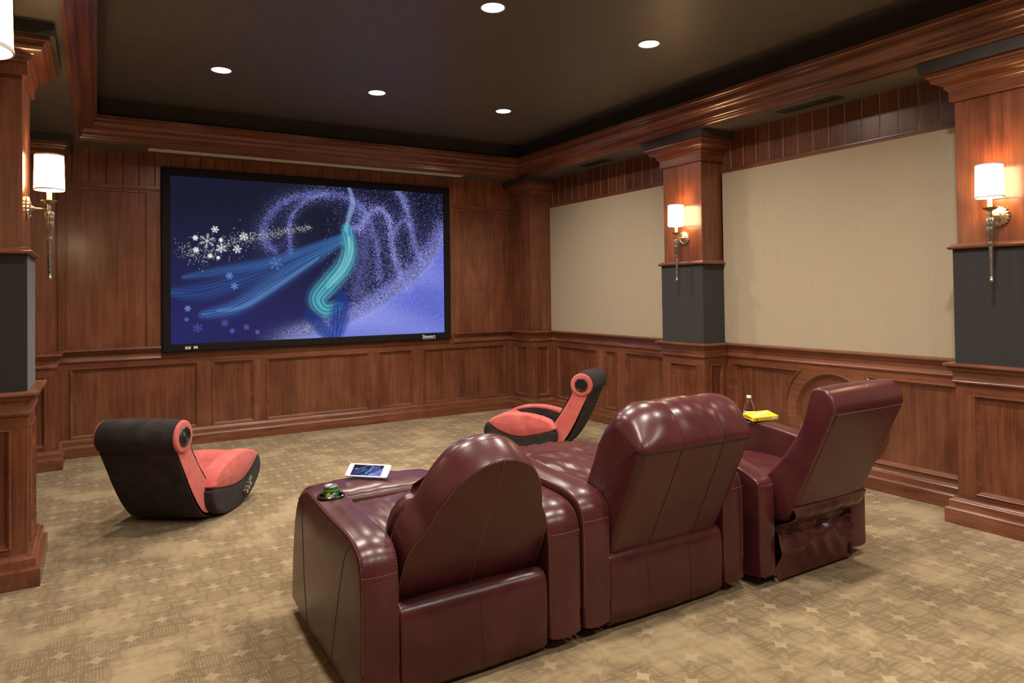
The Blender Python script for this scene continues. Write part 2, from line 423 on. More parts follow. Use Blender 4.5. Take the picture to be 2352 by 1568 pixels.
# right, near bay with the round panel
def round_bay(parent, mp, a0, a1):
    cy, cz, R1, R2 = (a0 + a1) / 2, 0.487, 0.315, 0.412
    z0, z1 = 0.185, 0.805
    def arc(r, t0, t1, n): return [(cy + r * math.cos(t0 + (t1 - t0) * i / n), cz + r * math.sin(t0 + (t1 - t0) * i / n)) for i in range(n + 1)]
    tt, tb = math.asin((z1 - cz) / R2), math.asin((z0 - cz) / R2)
    hi = arc(R2, tb, tt, 20)                      # larger-a side, going up
    right = [(a1 - 0.085, z0), (a1 - 0.085, z1)] + hi[::-1]
    left = [(2 * cy - p, z) for p, z in right][::-1]
    circ = arc(R1, 0, 2 * PI, 56)[:-1]
    cu = bpy.data.curves.new('c', 'CURVE'); cu.dimensions = '2D'; cu.fill_mode = 'BOTH'; cu.extrude = 0.009
    for poly in ([(a0 - 0.03, 0.0), (a1 + 0.03, 0.0), (a1 + 0.03, 0.9), (a0 - 0.03, 0.9)], right, left, circ):
        sp = cu.splines.new('POLY'); sp.points.add(len(poly) - 1); sp.use_cyclic_u = True
        for p_, (u, v) in zip(sp.points, poly): p_.co = (u, v, 0, 1)
    o = bpy.data.objects.new('c', cu); COL.objects.link(o)
    me = bpy.data.meshes.new_from_object(o.evaluated_get(bpy.context.evaluated_depsgraph_get()))
    vs = [mp(v.co.x, v.co.y, v.co.z - 0.009) for v in me.vertices]; fs = [tuple(p.vertices) for p in me.polygons]
    bpy.data.objects.remove(o); bpy.data.curves.remove(cu); bpy.data.meshes.remove(me)
    MB().add(vs, fs).build('rail_board', 'wy', parent, smooth=0)
    MB().mbox(mp, a0 - 0.03, a1 + 0.03, 0.02, 0.9, -0.030, -0.016).build('panel_back', 'veneer', parent, smooth=0)
    def ccw(poly):
        A = sum(poly[i - 1][0] * poly[i][1] - poly[i][0] * poly[i - 1][1] for i in range(len(poly))); return poly if A > 0 else poly[::-1]
    for poly in (right, left, circ):
        m = MB(); panel_mould(m, mp, ccw(poly)); m.build('panel_moulding', 'wy', parent, smooth=30)
round_bay(W_R, RIGHT, 2.24, 4.303)
wainscot(W_R, RIGHT, -1.9, 1.74, [(-1.6, -0.5), (-0.35, 0.5), (0.65, 1.6)], 'wy')
wainscot(W_L, LEFT, 4.80, 7.08, [(4.93, 5.68), (5.83, 6.03), (6.165, 6.945)], 'wy')
wainscot(W_L, LEFT, 2.20, 4.33, [(2.33, 3.2), (3.35, 4.22)], 'wy')
wainscot(W_L, LEFT, -1.9, 1.74, [(-1.6, -0.5), (-0.35, 0.5), (0.65, 1.6)], 'wy')
wainscot(W_B, BACK, XL, XR, [(-0.3, 0.9), (1.05, 1.5), (1.65, 2.75), (2.9, 3.35), (3.5, 4.6)], 'wx')

# upper front wall: flat cherry field, side stiles beside the screen
up = MB(); up.mbox(FRONT, XC_L - 0.02, XC_R - 0.02, 0.88, 2.51, -0.03, -0.012); up.build('upper_field', 'wz', W_F, smooth=0)
for a, b_ in ((XC_L, -0.235), (0.42, 0.62), (3.58, 3.80), (4.47, XC_R - 0.02)): MB().mbox(FRONT, a, b_, 0.951, 2.469, -0.018, 0.0).build('upper_stile', 'wz', W_F, smooth=0)
MB().mbox(FRONT, 0.42, 3.80, 0.9005, 0.9505, -0.018, 0.0).build('screen_apron', 'wx', W_F, smooth=0)
for x in (-0.235, 4.47, 0.42, 3.80): MB().mbox(FRONT, x - 0.007, x + 0.007, 0.97, 2.47, -0.014, 0.0045).build('edge_bead', 'wz', W_F, smooth=0, bevel=0.003)

def planks(parent, mp, a0, a1, first, zlo, zhi, name='plank_frieze', bead=False, mat='plank'):
    P = 0.1365; g, d = 0.0055, 0.007
    prof = [a0]; pts = [(a0, 0.0)]
    a = first
    while a < a1:
        if a > a0 + 0.01: pts += [(a - g, 0.0), (a, -d), (a + g, 0.0)]
        a += P
    pts.append((a1, 0.0))
    m = MB(); m.grid([[mp(p, zlo, w) for p, w in pts], [mp(p, zhi, w) for p, w in pts]])
    o = m.build(name, mat, parent, smooth=0)
    if bead:
        k = MB(); a = first
        while a < a1 - 0.02:
            if a > a0 + 0.01: k.grid([[mp(a + 0.0038 * math.cos(t), z, -0.0045 + 0.0040 * math.sin(t)) for t in [PI * q / 6 for q in range(7)]] for z in (zlo, zhi)])
            a += P
        kb = k.build('groove_highlight', 'bead', o, smooth=60); kb['kind'] = 'stuff'  # pale strips paint the light caught by the groove bevels
    return o
planks(W_F, FRONT, XC_L - 0.05, XC_R + 0.02, -0.193, 2.47, Z_SOF, mat='plank_front')  # plank colour raised to offset shade from the tray
planks(W_R, RIGHT, 4.75, 7.10, 4.83, 2.50, Z_SOF, bead=True); planks(W_R, RIGHT, 2.15, 4.40, 2.303, 2.50, Z_SOF, bead=True); planks(W_R, RIGHT, YB, 1.8, -1.85, 2.50, Z_SOF)
for a, b_ in ((4.75, 7.10), (2.15, 4.40), (YB, 1.8)): planks(W_L, LEFT, a, b_, a + 0.07, 2.50, Z_SOF)
planks(W_B, BACK, XL, XR, XL + 0.07, 2.50, Z_SOF)

# mouldings that run along the walls (rail, base, frieze bead): path left-hand offset points into the room
RAIL = [(-0.02, 0.856), (0.004, 0.856), (0.012, 0.862), (0.014, 0.872), (0.010, 0.880), (0.010, 0.925), (0.018, 0.934), (0.030, 0.944), (0.036, 0.952), (0.036, 0.958), (0.048, 0.962), (0.052, 0.970), (0.050, 0.980), (0.044, 0.984), (-0.02, 0.984)]
BASE = [(-0.02, 0.0), (0.055, 0.0), (0.055, 0.088), (0.050, 0.094), (0.040, 0.096), (0.037, 0.102), (0.037, 0.138), (0.032, 0.144), (0.022, 0.147), (0.018, 0.153), (0.016, 0.160), (-0.02, 0.162)]
BEAD = [(-0.02, 2.490), (0.006, 2.490), (0.012, 2.497), (0.018, 2.503), (0.018, 2.515), (0.024, 2.522), (0.022, 2.532), (-0.02, 2.534)]
def run(name, prof, path, mat, kind='structure'):
    o = MB().sweep(path, prof, PLAN).build(name, mat, smooth=30); return tag(o, kind=kind)
# going round the room so that left = inside: front wall runs -x, left wall -y, back +x, right +y
run('trim_5', RAIL, [(XC_R, YF), (3.70, YF)], 'wx'); run('trim_6', RAIL, [(0.535, YF), (XC_L, YF)], 'wx')
run('trim_7', RAIL, [(XR, 4.82), (XR, 7.06)], 'wy'); run('trim_8', RAIL, [(XR, 2.24), (XR, 4.303)], 'wy'); run('trim_9', RAIL, [(XR, YB), (XR, 1.72)], 'wy')
run('trim_10', RAIL, [(XL, 7.06), (XL, 4.82)], 'wy'); run('trim_11', RAIL, [(XL, 4.303), (XL, 2.24)], 'wy'); run('trim_12', RAIL, [(XL, 1.72), (XL, YB)], 'wy')
run('trim_13', RAIL, [(XL, YB), (XR, YB)], 'wx')
run('trim_14', BEAD, [(XC_R, YF), (3.70, YF)], 'wx'); run('trim_15', BEAD, [(0.535, YF), (XC_L, YF)], 'wx')
run('trim_16', BEAD, [(XR, 4.82), (XR, 7.06)], 'wy'); run('trim_17', BEAD, [(XR, 2.24), (XR, 4.303)], 'wy'); run('trim_18', BEAD, [(XR, YB), (XR, 1.72)], 'wy')
run('trim_19', BEAD, [(XL, 7.06), (XL, 4.82)], 'wy'); run('trim_20', BEAD, [(XL, 4.303), (XL, 2.24)], 'wy')
run('baseboard_front', BASE, [(XC_R, YF), (XC_L, YF)], 'wx')
b = run('baseboard_right', BASE, [(XR, 4.82), (XR, 7.06)], 'wy')
for p in ([(XR, 2.24), (XR, 4.303)], [(XR, YB), (XR, 1.72)]): MB().sweep(p, BASE, PLAN).build('base_run', 'wy', b, smooth=30)
b = run('baseboard_left', BASE, [(XL, 7.06), (XL, 4.82)], 'wy')
for p in ([(XL, 4.303), (XL, 2.24)], [(XL, 1.72), (XL, YB)]): MB().sweep(p, BASE, PLAN).build('base_run', 'wy', b, smooth=30)
run('baseboard_back', BASE, [(XL, YB), (XR, YB)], 'wx')

# ---- striped fabric panels
def fabric(mp, a0, a1, label):
    m = MB(); m.mbox(mp, a0, a1, Z_RAIL + 0.001, Z_FAB, 0.009, 0.015)
    return tag(m.build('acoustic_panel', 'stripe', smooth=0), label, 'wall panel', 'striped fabric wall panels')
fabric(RIGHT, 4.821, 7.055, 'beige pinstriped fabric wall panel between corner pilaster and middle column')
fabric(RIGHT, 2.244, 4.302, 'large beige pinstriped fabric wall panel right of the middle column')
fabric(RIGHT, YB + 0.06, 1.719, 'beige pinstriped fabric wall panel behind the near right column')
fabric(LEFT, 4.821, 7.055, 'beige pinstriped fabric wall panel beyond the near left column')
fabric(LEFT, 2.244, 4.302, 'beige pinstriped fabric wall panel between the two left columns')
fabric(LEFT, YB + 0.06, 1.719, 'beige pinstriped fabric wall panel at the rear of the left wall')

# ---- columns
def column(side, y0, y1, face, label, band=True, corner=False):
    """side=+1 right wall, -1 left wall; face = x of the room face"""
    xw = XR if side > 0 else XL
    root = empty('column', ((face + xw) / 2, (y0 + y1) / 2, 0), 0, label, 'column', 'cherry wood wall columns')
    root['kind'] = 'thing'
    def B(mb, name, mat, **k):
        mb.v = [(p[0] - root.location.x, p[1] - root.location.y, p[2]) for p in mb.v]
        return mb.build(name, mat, root, **k)
    ins = side * -1  # direction of the room from the wall (x)
    def rect(o, e=0.0):    # path round the visible faces, left = outwards
        # start at wall on near side, face, far side
        if side > 0: pts = [(xw, y0 - 0), (face, y0), (face, y1), (xw, y1)][::-1]
        else: pts = [(xw, y1), (face, y1), (face, y0), (xw, y0)][::-1]
        if corner: pts = pts[1:] if side > 0 else pts[:-1]
        return pts
    pth = rect(0)
    # make sure left offset is outwards
    def outw(pts):
        a, b_ = Vector(pts[0]), Vector(pts[1]); d = b_ - a; nrm = Vector((-d.y, d.x)); cen = Vector(((face + xw) / 2, (y0 + y1) / 2))
        return pts if nrm.dot((a + b_) / 2 - cen) > 0 else pts[::-1]
    pth = outw(pth)
    x0, x1 = min(face, xw), max(face, xw)
    B(MB().box(x0 + 0.012 * (side > 0), x1 - 0.012 * (side < 0), y0 + 0.012, y1 - (0.012 if not corner else 0), 0, 0.92), 'pedestal', 'wz', smooth=0)
    # pedestal framing on each visible face
    fr = []
    fx = (lambda a, z, w: (face - side * w, a, z))
    fn = (lambda a, z, w: (a, y0 - w, z)); ff = (lambda a, z, w: (a, y1 + w, z))
    faces = [(fx, y0, y1), (fn, x0, x1)] + ([] if corner else [(ff, x0, x1)])
    for mp, a0, a1 in faces:
        a0 += 0.0007; a1 -= 0.0007
        i0, i1 = a0 + (0.085 if a1 - a0 > 0.4 else 0.07), a1 - (0.10 if a1 - a0 > 0.4 else 0.05)
        if mp is not fx and side < 0: i0, i1 = a0 + 0.05, a1 - 0.07
        if corner and mp is fx: i0, i1 = a0 + 0.09, a1 - 0.09
        z0, z1 = 0.19, 0.795
        [B(MB().mbox(mp, a0, a1, q0, q1, -0.014, 0), 'frame_rail', 'wy', smooth=0) for q0, q1 in ((0, z0), (z1, 0.9))]
        [B(MB().mbox(mp, q0, q1, z0, z1, -0.014, 0), 'frame_stile', 'wz', smooth=0) for q0, q1 in ((a0, i0), (i1, a1))]
        mo = MB(); panel_mould(mo, mp, [(i0, z0), (i1, z0), (i1, z1), (i0, z1)]); B(mo, 'panel_moulding', 'wy', smooth=30)
    B(MB().sweep(pth, BASE, PLAN), 'plinth', 'wy', smooth=30)
    B(MB().sweep(pth, RAIL, PLAN), 'chair_rail', 'wy', smooth=30)
    zb = Z_RAIL - 0.004
    k = 0.022
    if band:
        B(MB().box(x0, x1, y0, y1, zb, 1.69), 'fabric_band', 'black_fabric', smooth=0, bevel=0.004)
        CAP = [(-0.03, 1.685), (0.016, 1.685), (0.022, 1.692), (0.022, 1.700), (0.010, 1.706), (0.006, 1.716), (-0.012, 1.722), (-0.03, 1.722)]
        B(MB().sweep(pth, CAP, PLAN), 'band_moulding', 'wy', smooth=30)
        zs = 1.70
    else: zs = zb; k = 0.004
    y1s = y1 - (0 if corner else k)
    B(MB().box(x0 + k * (side > 0), x1 - k * (side < 0), y0 + k, y1s, zs, 2.70), 'shaft', 'wz', smooth=0, bevel=0.002)
    CP = [(-0.05, 2.605), (-0.004, 2.605), (0.0, 2.610), (0.0, 2.668), (0.008, 2.672), (0.012, 2.680)] + ogee((0.018, 2.684), (0.076, 2.752), 8) + [(0.084, 2.755), (0.086, 2.764), (0.102, 2.768), (0.102, 2.792), (-0.05, 2.792)]
    B(MB().sweep(pth, CP, PLAN), 'capital', 'wy', smooth=30)
    ob = 0.122
    xa, xb = (face - ob, xw) if side > 0 else (xw, face + ob)
    B(MB().box(xa, xb, y0 - ob, y1 + (ob if not corner else 0), 2.790, Z_SOF + 0.002), 'ceiling_block', 'trayside', smooth=0)
    return root
column(1, 4.303, 4.820, XC_R, 'middle column on the right wall, between the two fabric panels, with lit sconce')
column(1, 1.720, 2.243, XC_R, 'near right column cut by the right edge of the photo, with lit sconce')
column(1, 7.056, YF, 4.530, 'narrow all wood corner pilaster right of the screen without a sconce', band=False, corner=True)
column(-1, 4.303, 4.820, XC_L, 'left column cut by the left edge of the photo, beside the dark rocker chair')
column(-1, 1.720, 2.243, XC_L, 'nearest left column, just outside the left edge of the photo')
column(-1, 7.056, YF, XC_L, 'narrow all wood corner pilaster left of the screen behind a lit sconce', band=False, corner=True)

# ================================================================== SOFT-BODY BUILDERS
def chaikin(poly, n=2, closed=True):
    for _ in range(n):
        out = []
        m = len(poly)
        for i in range(m if closed else m - 1):
            a, b_ = poly[i], poly[(i + 1) % m]
            out += [(a[0] * .75 + b_[0] * .25, a[1] * .75 + b_[1] * .25), (a[0] * .25 + b_[0] * .75, a[1] * .25 + b_[1] * .75)]
        if not closed: out = [poly[0]] + out[1:-1] + [poly[-1]]
        poly = out
    return poly
def normals2(poly):
    A = sum(poly[i - 1][0] * poly[i][1] - poly[i][0] * poly[i - 1][1] for i in range(len(poly)))
    sg = 1 if A > 0 else -1; out = []
    for i in range(len(poly)):
        a, b_ = Vector(poly[i - 1]), Vector(poly[(i + 1) % len(poly)]); d = (b_ - a).normalized(); out.append((d.y * sg, -d.x * sg))
    return out
def puff(poly, x0, x1, r0=0.03, r1=None, crown=0.006, bulge=0.0, mp=None, smooth=1, seg=5, mid=8, wrinkle=0.0, seed=0, bulge1=None, extra=None):
    """a stuffed body: closed profile (p, q) swept from x0 to x1 with rounded ends, crowned edge band, bulged end faces"""
    mp = mp or (lambda x, p, q: (x, p, q))
    r1 = r0 if r1 is None else r1; bulge1 = bulge if bulge1 is None else bulge1
    if smooth: poly = chaikin(poly, smooth)
    nn = normals2(poly); cen = (sum(p for p, q in poly) / len(poly), sum(q for p, q in poly) / len(poly))
    rows = []; rnd = random.Random(seed)
    ph = [rnd.uniform(0, 6.28) for _ in range(8)]
    def wr(x, p, q):
        e_ = extra(x, p, q) if extra else 0.0
        if not wrinkle: return e_
        return e_ + wrinkle * (math.sin(61 * x + 17 * p + ph[0]) * math.sin(23 * q + 31 * x + ph[1]) + 0.6 * math.sin(97 * x - 40 * q + ph[2]) * math.sin(19 * p + ph[3]))
    def ring(x, off, k=1.0, bx=0.0):
        rows.append([mp(x + bx, cen[0] + (p + n_[0] * (off + wr(x, p, q)) - cen[0]) * k, cen[1] + (q + n_[1] * (off + wr(x, p, q)) - cen[1]) * k) for (p, q), n_ in zip(poly, nn)])
    K = (0.30, 0.6, 0.85)
    for k in K: ring(x0, -r0, k, -bulge * (1 - k * k))
    for i in range(seg + 1):
        t = (PI / 2) * i / seg; ring(x0 + r0 * (1 - math.sin(t)) if False else x0 + r0 * (1 - math.cos(t)), -r0 * (1 - math.sin(t)))
    for i in range(1, mid):
        t = i / mid; ring(x0 + r0 + (x1 - r1 - x0 - r0) * t, crown * (1 - (2 * t - 1) ** 2))
    for i in range(seg, -1, -1):
        t = (PI / 2) * i / seg; ring(x1 - r1 * (1 - math.cos(t)), -r1 * (1 - math.sin(t)))
    for k in K[::-1]: ring(x1, -r1, k, bulge1 * (1 - k * k))
    return MB().grid(rows, cv=True, cap0=True, cap1=True)
def offset_path(poly, off, i0, i1):
    nn = normals2(poly); return [(poly[i][0] + nn[i][0] * off, poly[i][1] + nn[i][1] * off) for i in range(i0, i1)]
def stitch(pts, parent, name='stitching', mat='stitch', r=0.0009, dash=0.0065, gap=0.0045):
    """dashed thread along a 3-D polyline"""
    P = [Vector(p) for p in pts]; m = MB(); acc = [0.0]
    for a, b_ in zip(P, P[1:]): acc.append(acc[-1] + (b_ - a).length)
    def at(s_):
        for i in range(len(P) - 1):
            if s_ <= acc[i + 1]: return P[i].lerp(P[i + 1], (s_ - acc[i]) / max(1e-9, acc[i + 1] - acc[i]))
        return P[-1]
    s_ = 0.0
    if gap <= 0: m.tube(P, r, 6)
    else:
        while s_ + dash < acc[-1]: m.tube([at(s_), at(s_ + dash)], r, 5); s_ += dash + gap
    return m.build(name, mat, parent, smooth=60)
def cut_cylinder(o, c, r, z0, z1):
    k = MB().lathe([(r, z0), (r, z1)], (c[0], c[1], 0), 40).build('cutter', None, o.parent)
    md = o.modifiers.new('b', 'BOOLEAN'); md.operation = 'DIFFERENCE'; md.object = k; md.solver = 'EXACT'
    bpy.context.view_layer.update(); dg = bpy.context.evaluated_depsgraph_get(); me = bpy.data.meshes.new_from_object(o.evaluated_get(dg))
    o.modifiers.remove(md); o.data = me; bpy.data.objects.remove(k)
    me.shade_smooth(); me.set_sharp_from_angle(angle=math.radians(40))

# ================================================================== CEILING LIGHTS AND VENTS
def downlight_proto():
    root = empty('ceiling_downlight')
    MB().lathe([(0.070, 0.0), (0.078, -0.001), (0.079, -0.003), (0.077, -0.005), (0.070, -0.003)], seg=32, cap=False).build('trim_ring', 'reflector', root, smooth=50)
    MB().lathe([(0.070, -0.0005), (0.069, -0.003), (0.0, -0.004)], seg=32, cap=False).build('lens', 'bulb', root, smooth=50)
    return root
def lamp_at(x, y):
    ld = bpy.data.lights.new('downlight_beam', 'AREA'); ld.shape = 'DISK'; ld.size = 0.135; ld.energy = LAMP_W
    ld.color = (1.0, 0.90, 0.78); ld.spread = math.radians(150)
    lo = bpy.data.objects.new('downlight_beam', ld); COL.objects.link(lo); lo.location = (x, y, Z_CEIL - 0.012); return lo
LN = {(0, 0): 'recessed ceiling downlight above the left end of the screen, leftmost in the photo',
      (1, 0): 'recessed ceiling downlight above the middle of the screen, in the far row',
      (2, 0): 'recessed ceiling downlight nearest the far right corner of the dark ceiling',
      (0, 1): 'recessed ceiling downlight just above the top edge of the photo, left of centre',
      (1, 1): 'biggest and brightest recessed ceiling downlight, at the top centre of the photo',
      (2, 1): 'recessed ceiling downlight nearest the right side crown moulding'}
dproto = downlight_proto(); used = False
for j, y in enumerate(LY):
    for i, x in enumerate(LX):
        o = dproto if not used else copy_tree(dproto); used = True
        o.location = (x, y, Z_CEIL)
        tag(o, LN.get((i, j), 'recessed ceiling downlight behind the camera, %s row, %s' % (('third', 'rear')[j - 2], ('left', 'middle', 'right')[i]) if j > 1 else None), 'ceiling light', 'recessed ceiling downlights')
        lamp_at(x, y)

def vent(x0, x1, y0, y1, label):
    cx, cy = (x0 + x1) / 2, (y0 + y1) / 2; root = empty('air_vent', (cx, cy, Z_SOF), 0, label, 'vent', 'soffit air vents')
    a, b_ = (x1 - x0) / 2, (y1 - y0) / 2; m = MB(); e = 0.018
    m.box(-a, a, -b_, -b_ + e, -0.010, 0); m.box(-a, a, b_ - e, b_, -0.010, 0); m.box(-a, -a + e, -b_ + e, b_ - e, -0.010, 0); m.box(a - e, a, -b_ + e, b_ - e, -0.010, 0)
    m.build('frame', 'vent', root, smooth=0, bevel=0.002, bseg=1)
    MB().box(-a + e, a - e, -b_ + e, b_ - e, -0.0015, 0).build('backing', 'plastic', root, smooth=0)
    n = 5
    for k in range(n):
        x = -a + e + (2 * a - 2 * e) * (k + 0.5) / n
        MB().add([(x - 0.004, -b_ + e, -0.009), (x + 0.004, -b_ + e, -0.002), (x + 0.004, b_ - e, -0.002), (x - 0.004, b_ - e, -0.009), (x - 0.003, -b_ + e, -0.010), (x + 0.005, -b_ + e, -0.003), (x + 0.005, b_ - e, -0.003), (x - 0.003, b_ - e, -0.010)],
                 [(0, 1, 2, 3), (7, 6, 5, 4), (0, 4, 5, 1), (1, 5, 6, 2), (2, 6, 7, 3), (3, 7, 4, 0)]).build('slat', 'vent', root, smooth=0)
    return root
vent(4.590, 4.700, 3.03, 3.53, 'dark slatted soffit vent above the large right fabric panel')
vent(4.585, 4.695, 5.68, 6.12, 'dark slatted soffit vent above the smaller far fabric panel')
root = empty('strip_vent', (2.07, 7.285, Z_SOF), 0, 'long narrow tan strip vent in the soffit above the screen', 'vent')
m = MB(); m.box(-1.65, 1.65, -0.045, -0.008, -0.012, 0); m.box(-1.65, 1.65, 0.008, 0.045, -0.012, 0); m.box(-1.65, -1.62, -0.008, 0.008, -0.012, 0); m.box(1.62, 1.65, -0.008, 0.008, -0.012, 0)
m.build('frame', 'ventpale', root, smooth=0, bevel=0.0015, bseg=1)
MB().box(-1.62, 1.62, -0.010, 0.010, -0.003, 0).build('slot', 'plastic', root, smooth=0)

# ================================================================== SCONCES
def sconce_proto():
    r = empty('wall_sconce')
    # origin = centre of the back plate on the wood; +x = away from the wall
    PL = lambda x, y, z: (z, x, y)
    rows = []
    for rad, out in ((0.048, 0.0), (0.062, 0.001), (0.064, 0.006), (0.058, 0.013), (0.047, 0.017), (0.044, 0.014), (0.036, 0.019), (0.018, 0.023), (0.0005, 0.024)):
        row = []
        for k in range(96):
            t = 2 * PI * k / 96; sc = 1.0
            if rad > 0.046: sc = 1.0 - 0.10 * abs(math.sin(9 * t))**2 * (rad / 0.064)
            row.append((out, rad * sc * math.cos(t), rad * sc * math.sin(t)))
        rows.append(row)
    MB().grid(rows, cv=True, cap0=True, cap1=True).build('back_plate', 'pewter_light', r, smooth=28)
    d = 0.103
    a = MB(); a.lathe([(0.016, 0.020), (0.016, 0.026), (0.011, 0.030), (0.012, 0.034), (0.007, 0.038), (0.005, 0.045), (0.005, d)], seg=18, mp=PL); a.build('arm', 'pewter_light', r, smooth=40)
    MB().lathe([(0.003, -0.004), (0.003, 0.004), (0.0005, 0.006)], (0, 0, 0), 10, mp=lambda x, y, z: (0.022 + z, x + 0.028, y)).build('screw', 'pewter_light', r)
    # stem: dish, neck, fluted torch, tapered rod, ball
    b = MB(); b.lathe([(0.0005, 0.034), (0.012, 0.035), (0.034, 0.044), (0.041, 0.047), (0.041, 0.044), (0.026, 0.033), (0.010, 0.026), (0.009, 0.010), (0.011, 0.004), (0.009, -0.006), (0.010, -0.014), (0.0005, -0.015)], (d, 0, 0), 28)
    b.build('drip_dish', 'pewter', r, smooth=40)
    rows = []
    for z, rad, f in ((-0.010, 0.006, 0), (-0.014, 0.017, .5), (-0.022, 0.0235, 1), (-0.036, 0.0250, 1), (-0.040, 0.0235, .3), (-0.044, 0.0247, 1), (-0.066, 0.0238, 1), (-0.070, 0.0222, .3), (-0.074, 0.0234, 1), (-0.112, 0.0212, 1), (-0.116, 0.0188, 0.2), (-0.121, 0.0186, 1), (-0.150, 0.0168, 1), (-0.154, 0.0150, .3), (-0.158, 0.0162, 1), (-0.178, 0.0150, 1), (-0.181, 0.0118, 0)):
        rows.append([(d + rad * (1 - 0.16 * f * abs(math.sin(5 * 2 * PI * k / 80 ))**6 ) * math.cos(2 * PI * k / 80), rad * (1 - 0.16 * f * abs(math.sin(5 * 2 * PI * k / 80))**6) * math.sin(2 * PI * k / 80), z) for k in range(80)])
    MB().grid(rows, cv=True, cap0=True, cap1=True).build('fluted_torch', 'pewter', r, smooth=28)
    MB().lathe([(0.0120, -0.180), (0.0115, -0.22), (0.0085, -0.355), (0.0085, -0.360)], (d, 0, 0), 8).build('rod', 'pewter', r, smooth=0)
    MB().lathe([(0.0005, -0.358), (0.009, -0.359), (0.010, -0.363), (0.005, -0.366), (0.008, -0.370), (0.0108, -0.376), (0.0108, -0.382), (0.007, -0.389), (0.0005, -0.391)], (d, 0, 0), 20).build('finial', 'pewter_light', r, smooth=60)
    MB().lathe([(0.0125, 0.036), (0.0120, 0.125), (0.006, 0.127)], (d, 0, 0), 20).build('candle_sleeve', 'candle', r, smooth=40)
    z0, z1, R0, R1 = 0.103, 0.298, 0.073, 0.069
    s = MB(); s.lathe([(R0, z0 + 0.007), (R1, z1 - 0.007), (R1 - 0.002, z1 - 0.007), (R0 - 0.002, z0 + 0.007)], (d, 0, 0), 48, cap=False); n = 48
    s.f = [f for f in s.f]; sh = s.build('lamp_shade', 'shade', r, smooth=60)
    for zz, rr in ((z0, R0), (z1 - 0.007, R1)):
        e = MB()
        rows = [[(d + q * math.cos(2 * PI * k / 48), q * math.sin(2 * PI * k / 48), h) for k in range(48)] for q, h in ((rr + 0.0015, zz), (rr + 0.0015, zz + 0.008), (rr - 0.002, zz + 0.008), (rr - 0.002, zz))]
        e.grid(rows, cu=True, cv=True)
        e.build('shade_trim', 'shade_edge', r, smooth=60)
    for k in range(3):     # spider wires holding the shade
        t = 2 * PI * k / 3; MB().tube([(d, 0, 0.285), (d + 0.068 * math.cos(t), 0.068 * math.sin(t), 0.285)], 0.001, 5).build('spider_wire', 'pewter_light', r)
    MB().lathe([(0.006, 0.125), (0.014, 0.15), (0.012, 0.19), (0.002, 0.22)], (d, 0, 0), 14).build('bulb', 'shade', r)
    MB().tube([(d, 0, 0.22), (d, 0, 0.287)], 0.0012, 5).build('harp', 'pewter_light', r)
    return r
sp = sconce_proto()
SC = [((XC_R - 0.0 + 0.022, 4.535, 1.930), PI, 'lit sconce with white drum shade on the middle column'),
      ((XC_R + 0.022, 1.991, 1.868), PI, 'lit sconce with white drum shade on the near right column'),
      ((XC_L - 0.022, 4.56, 1.948), 0.0, 'lit sconce with white drum shade on the left column, seen side on'),
      ((XC_L - 0.022, 1.785, 1.868), 0.0, 'lit sconce whose white shade is cut by the top left corner of the photo')]
for i, (loc, rz, lab) in enumerate(SC):
    o = sp if i == 0 else copy_tree(sp); o.location = loc; o.rotation_euler = (0, 0, rz); tag(o, lab, 'sconce', 'torch shaped wall sconces')

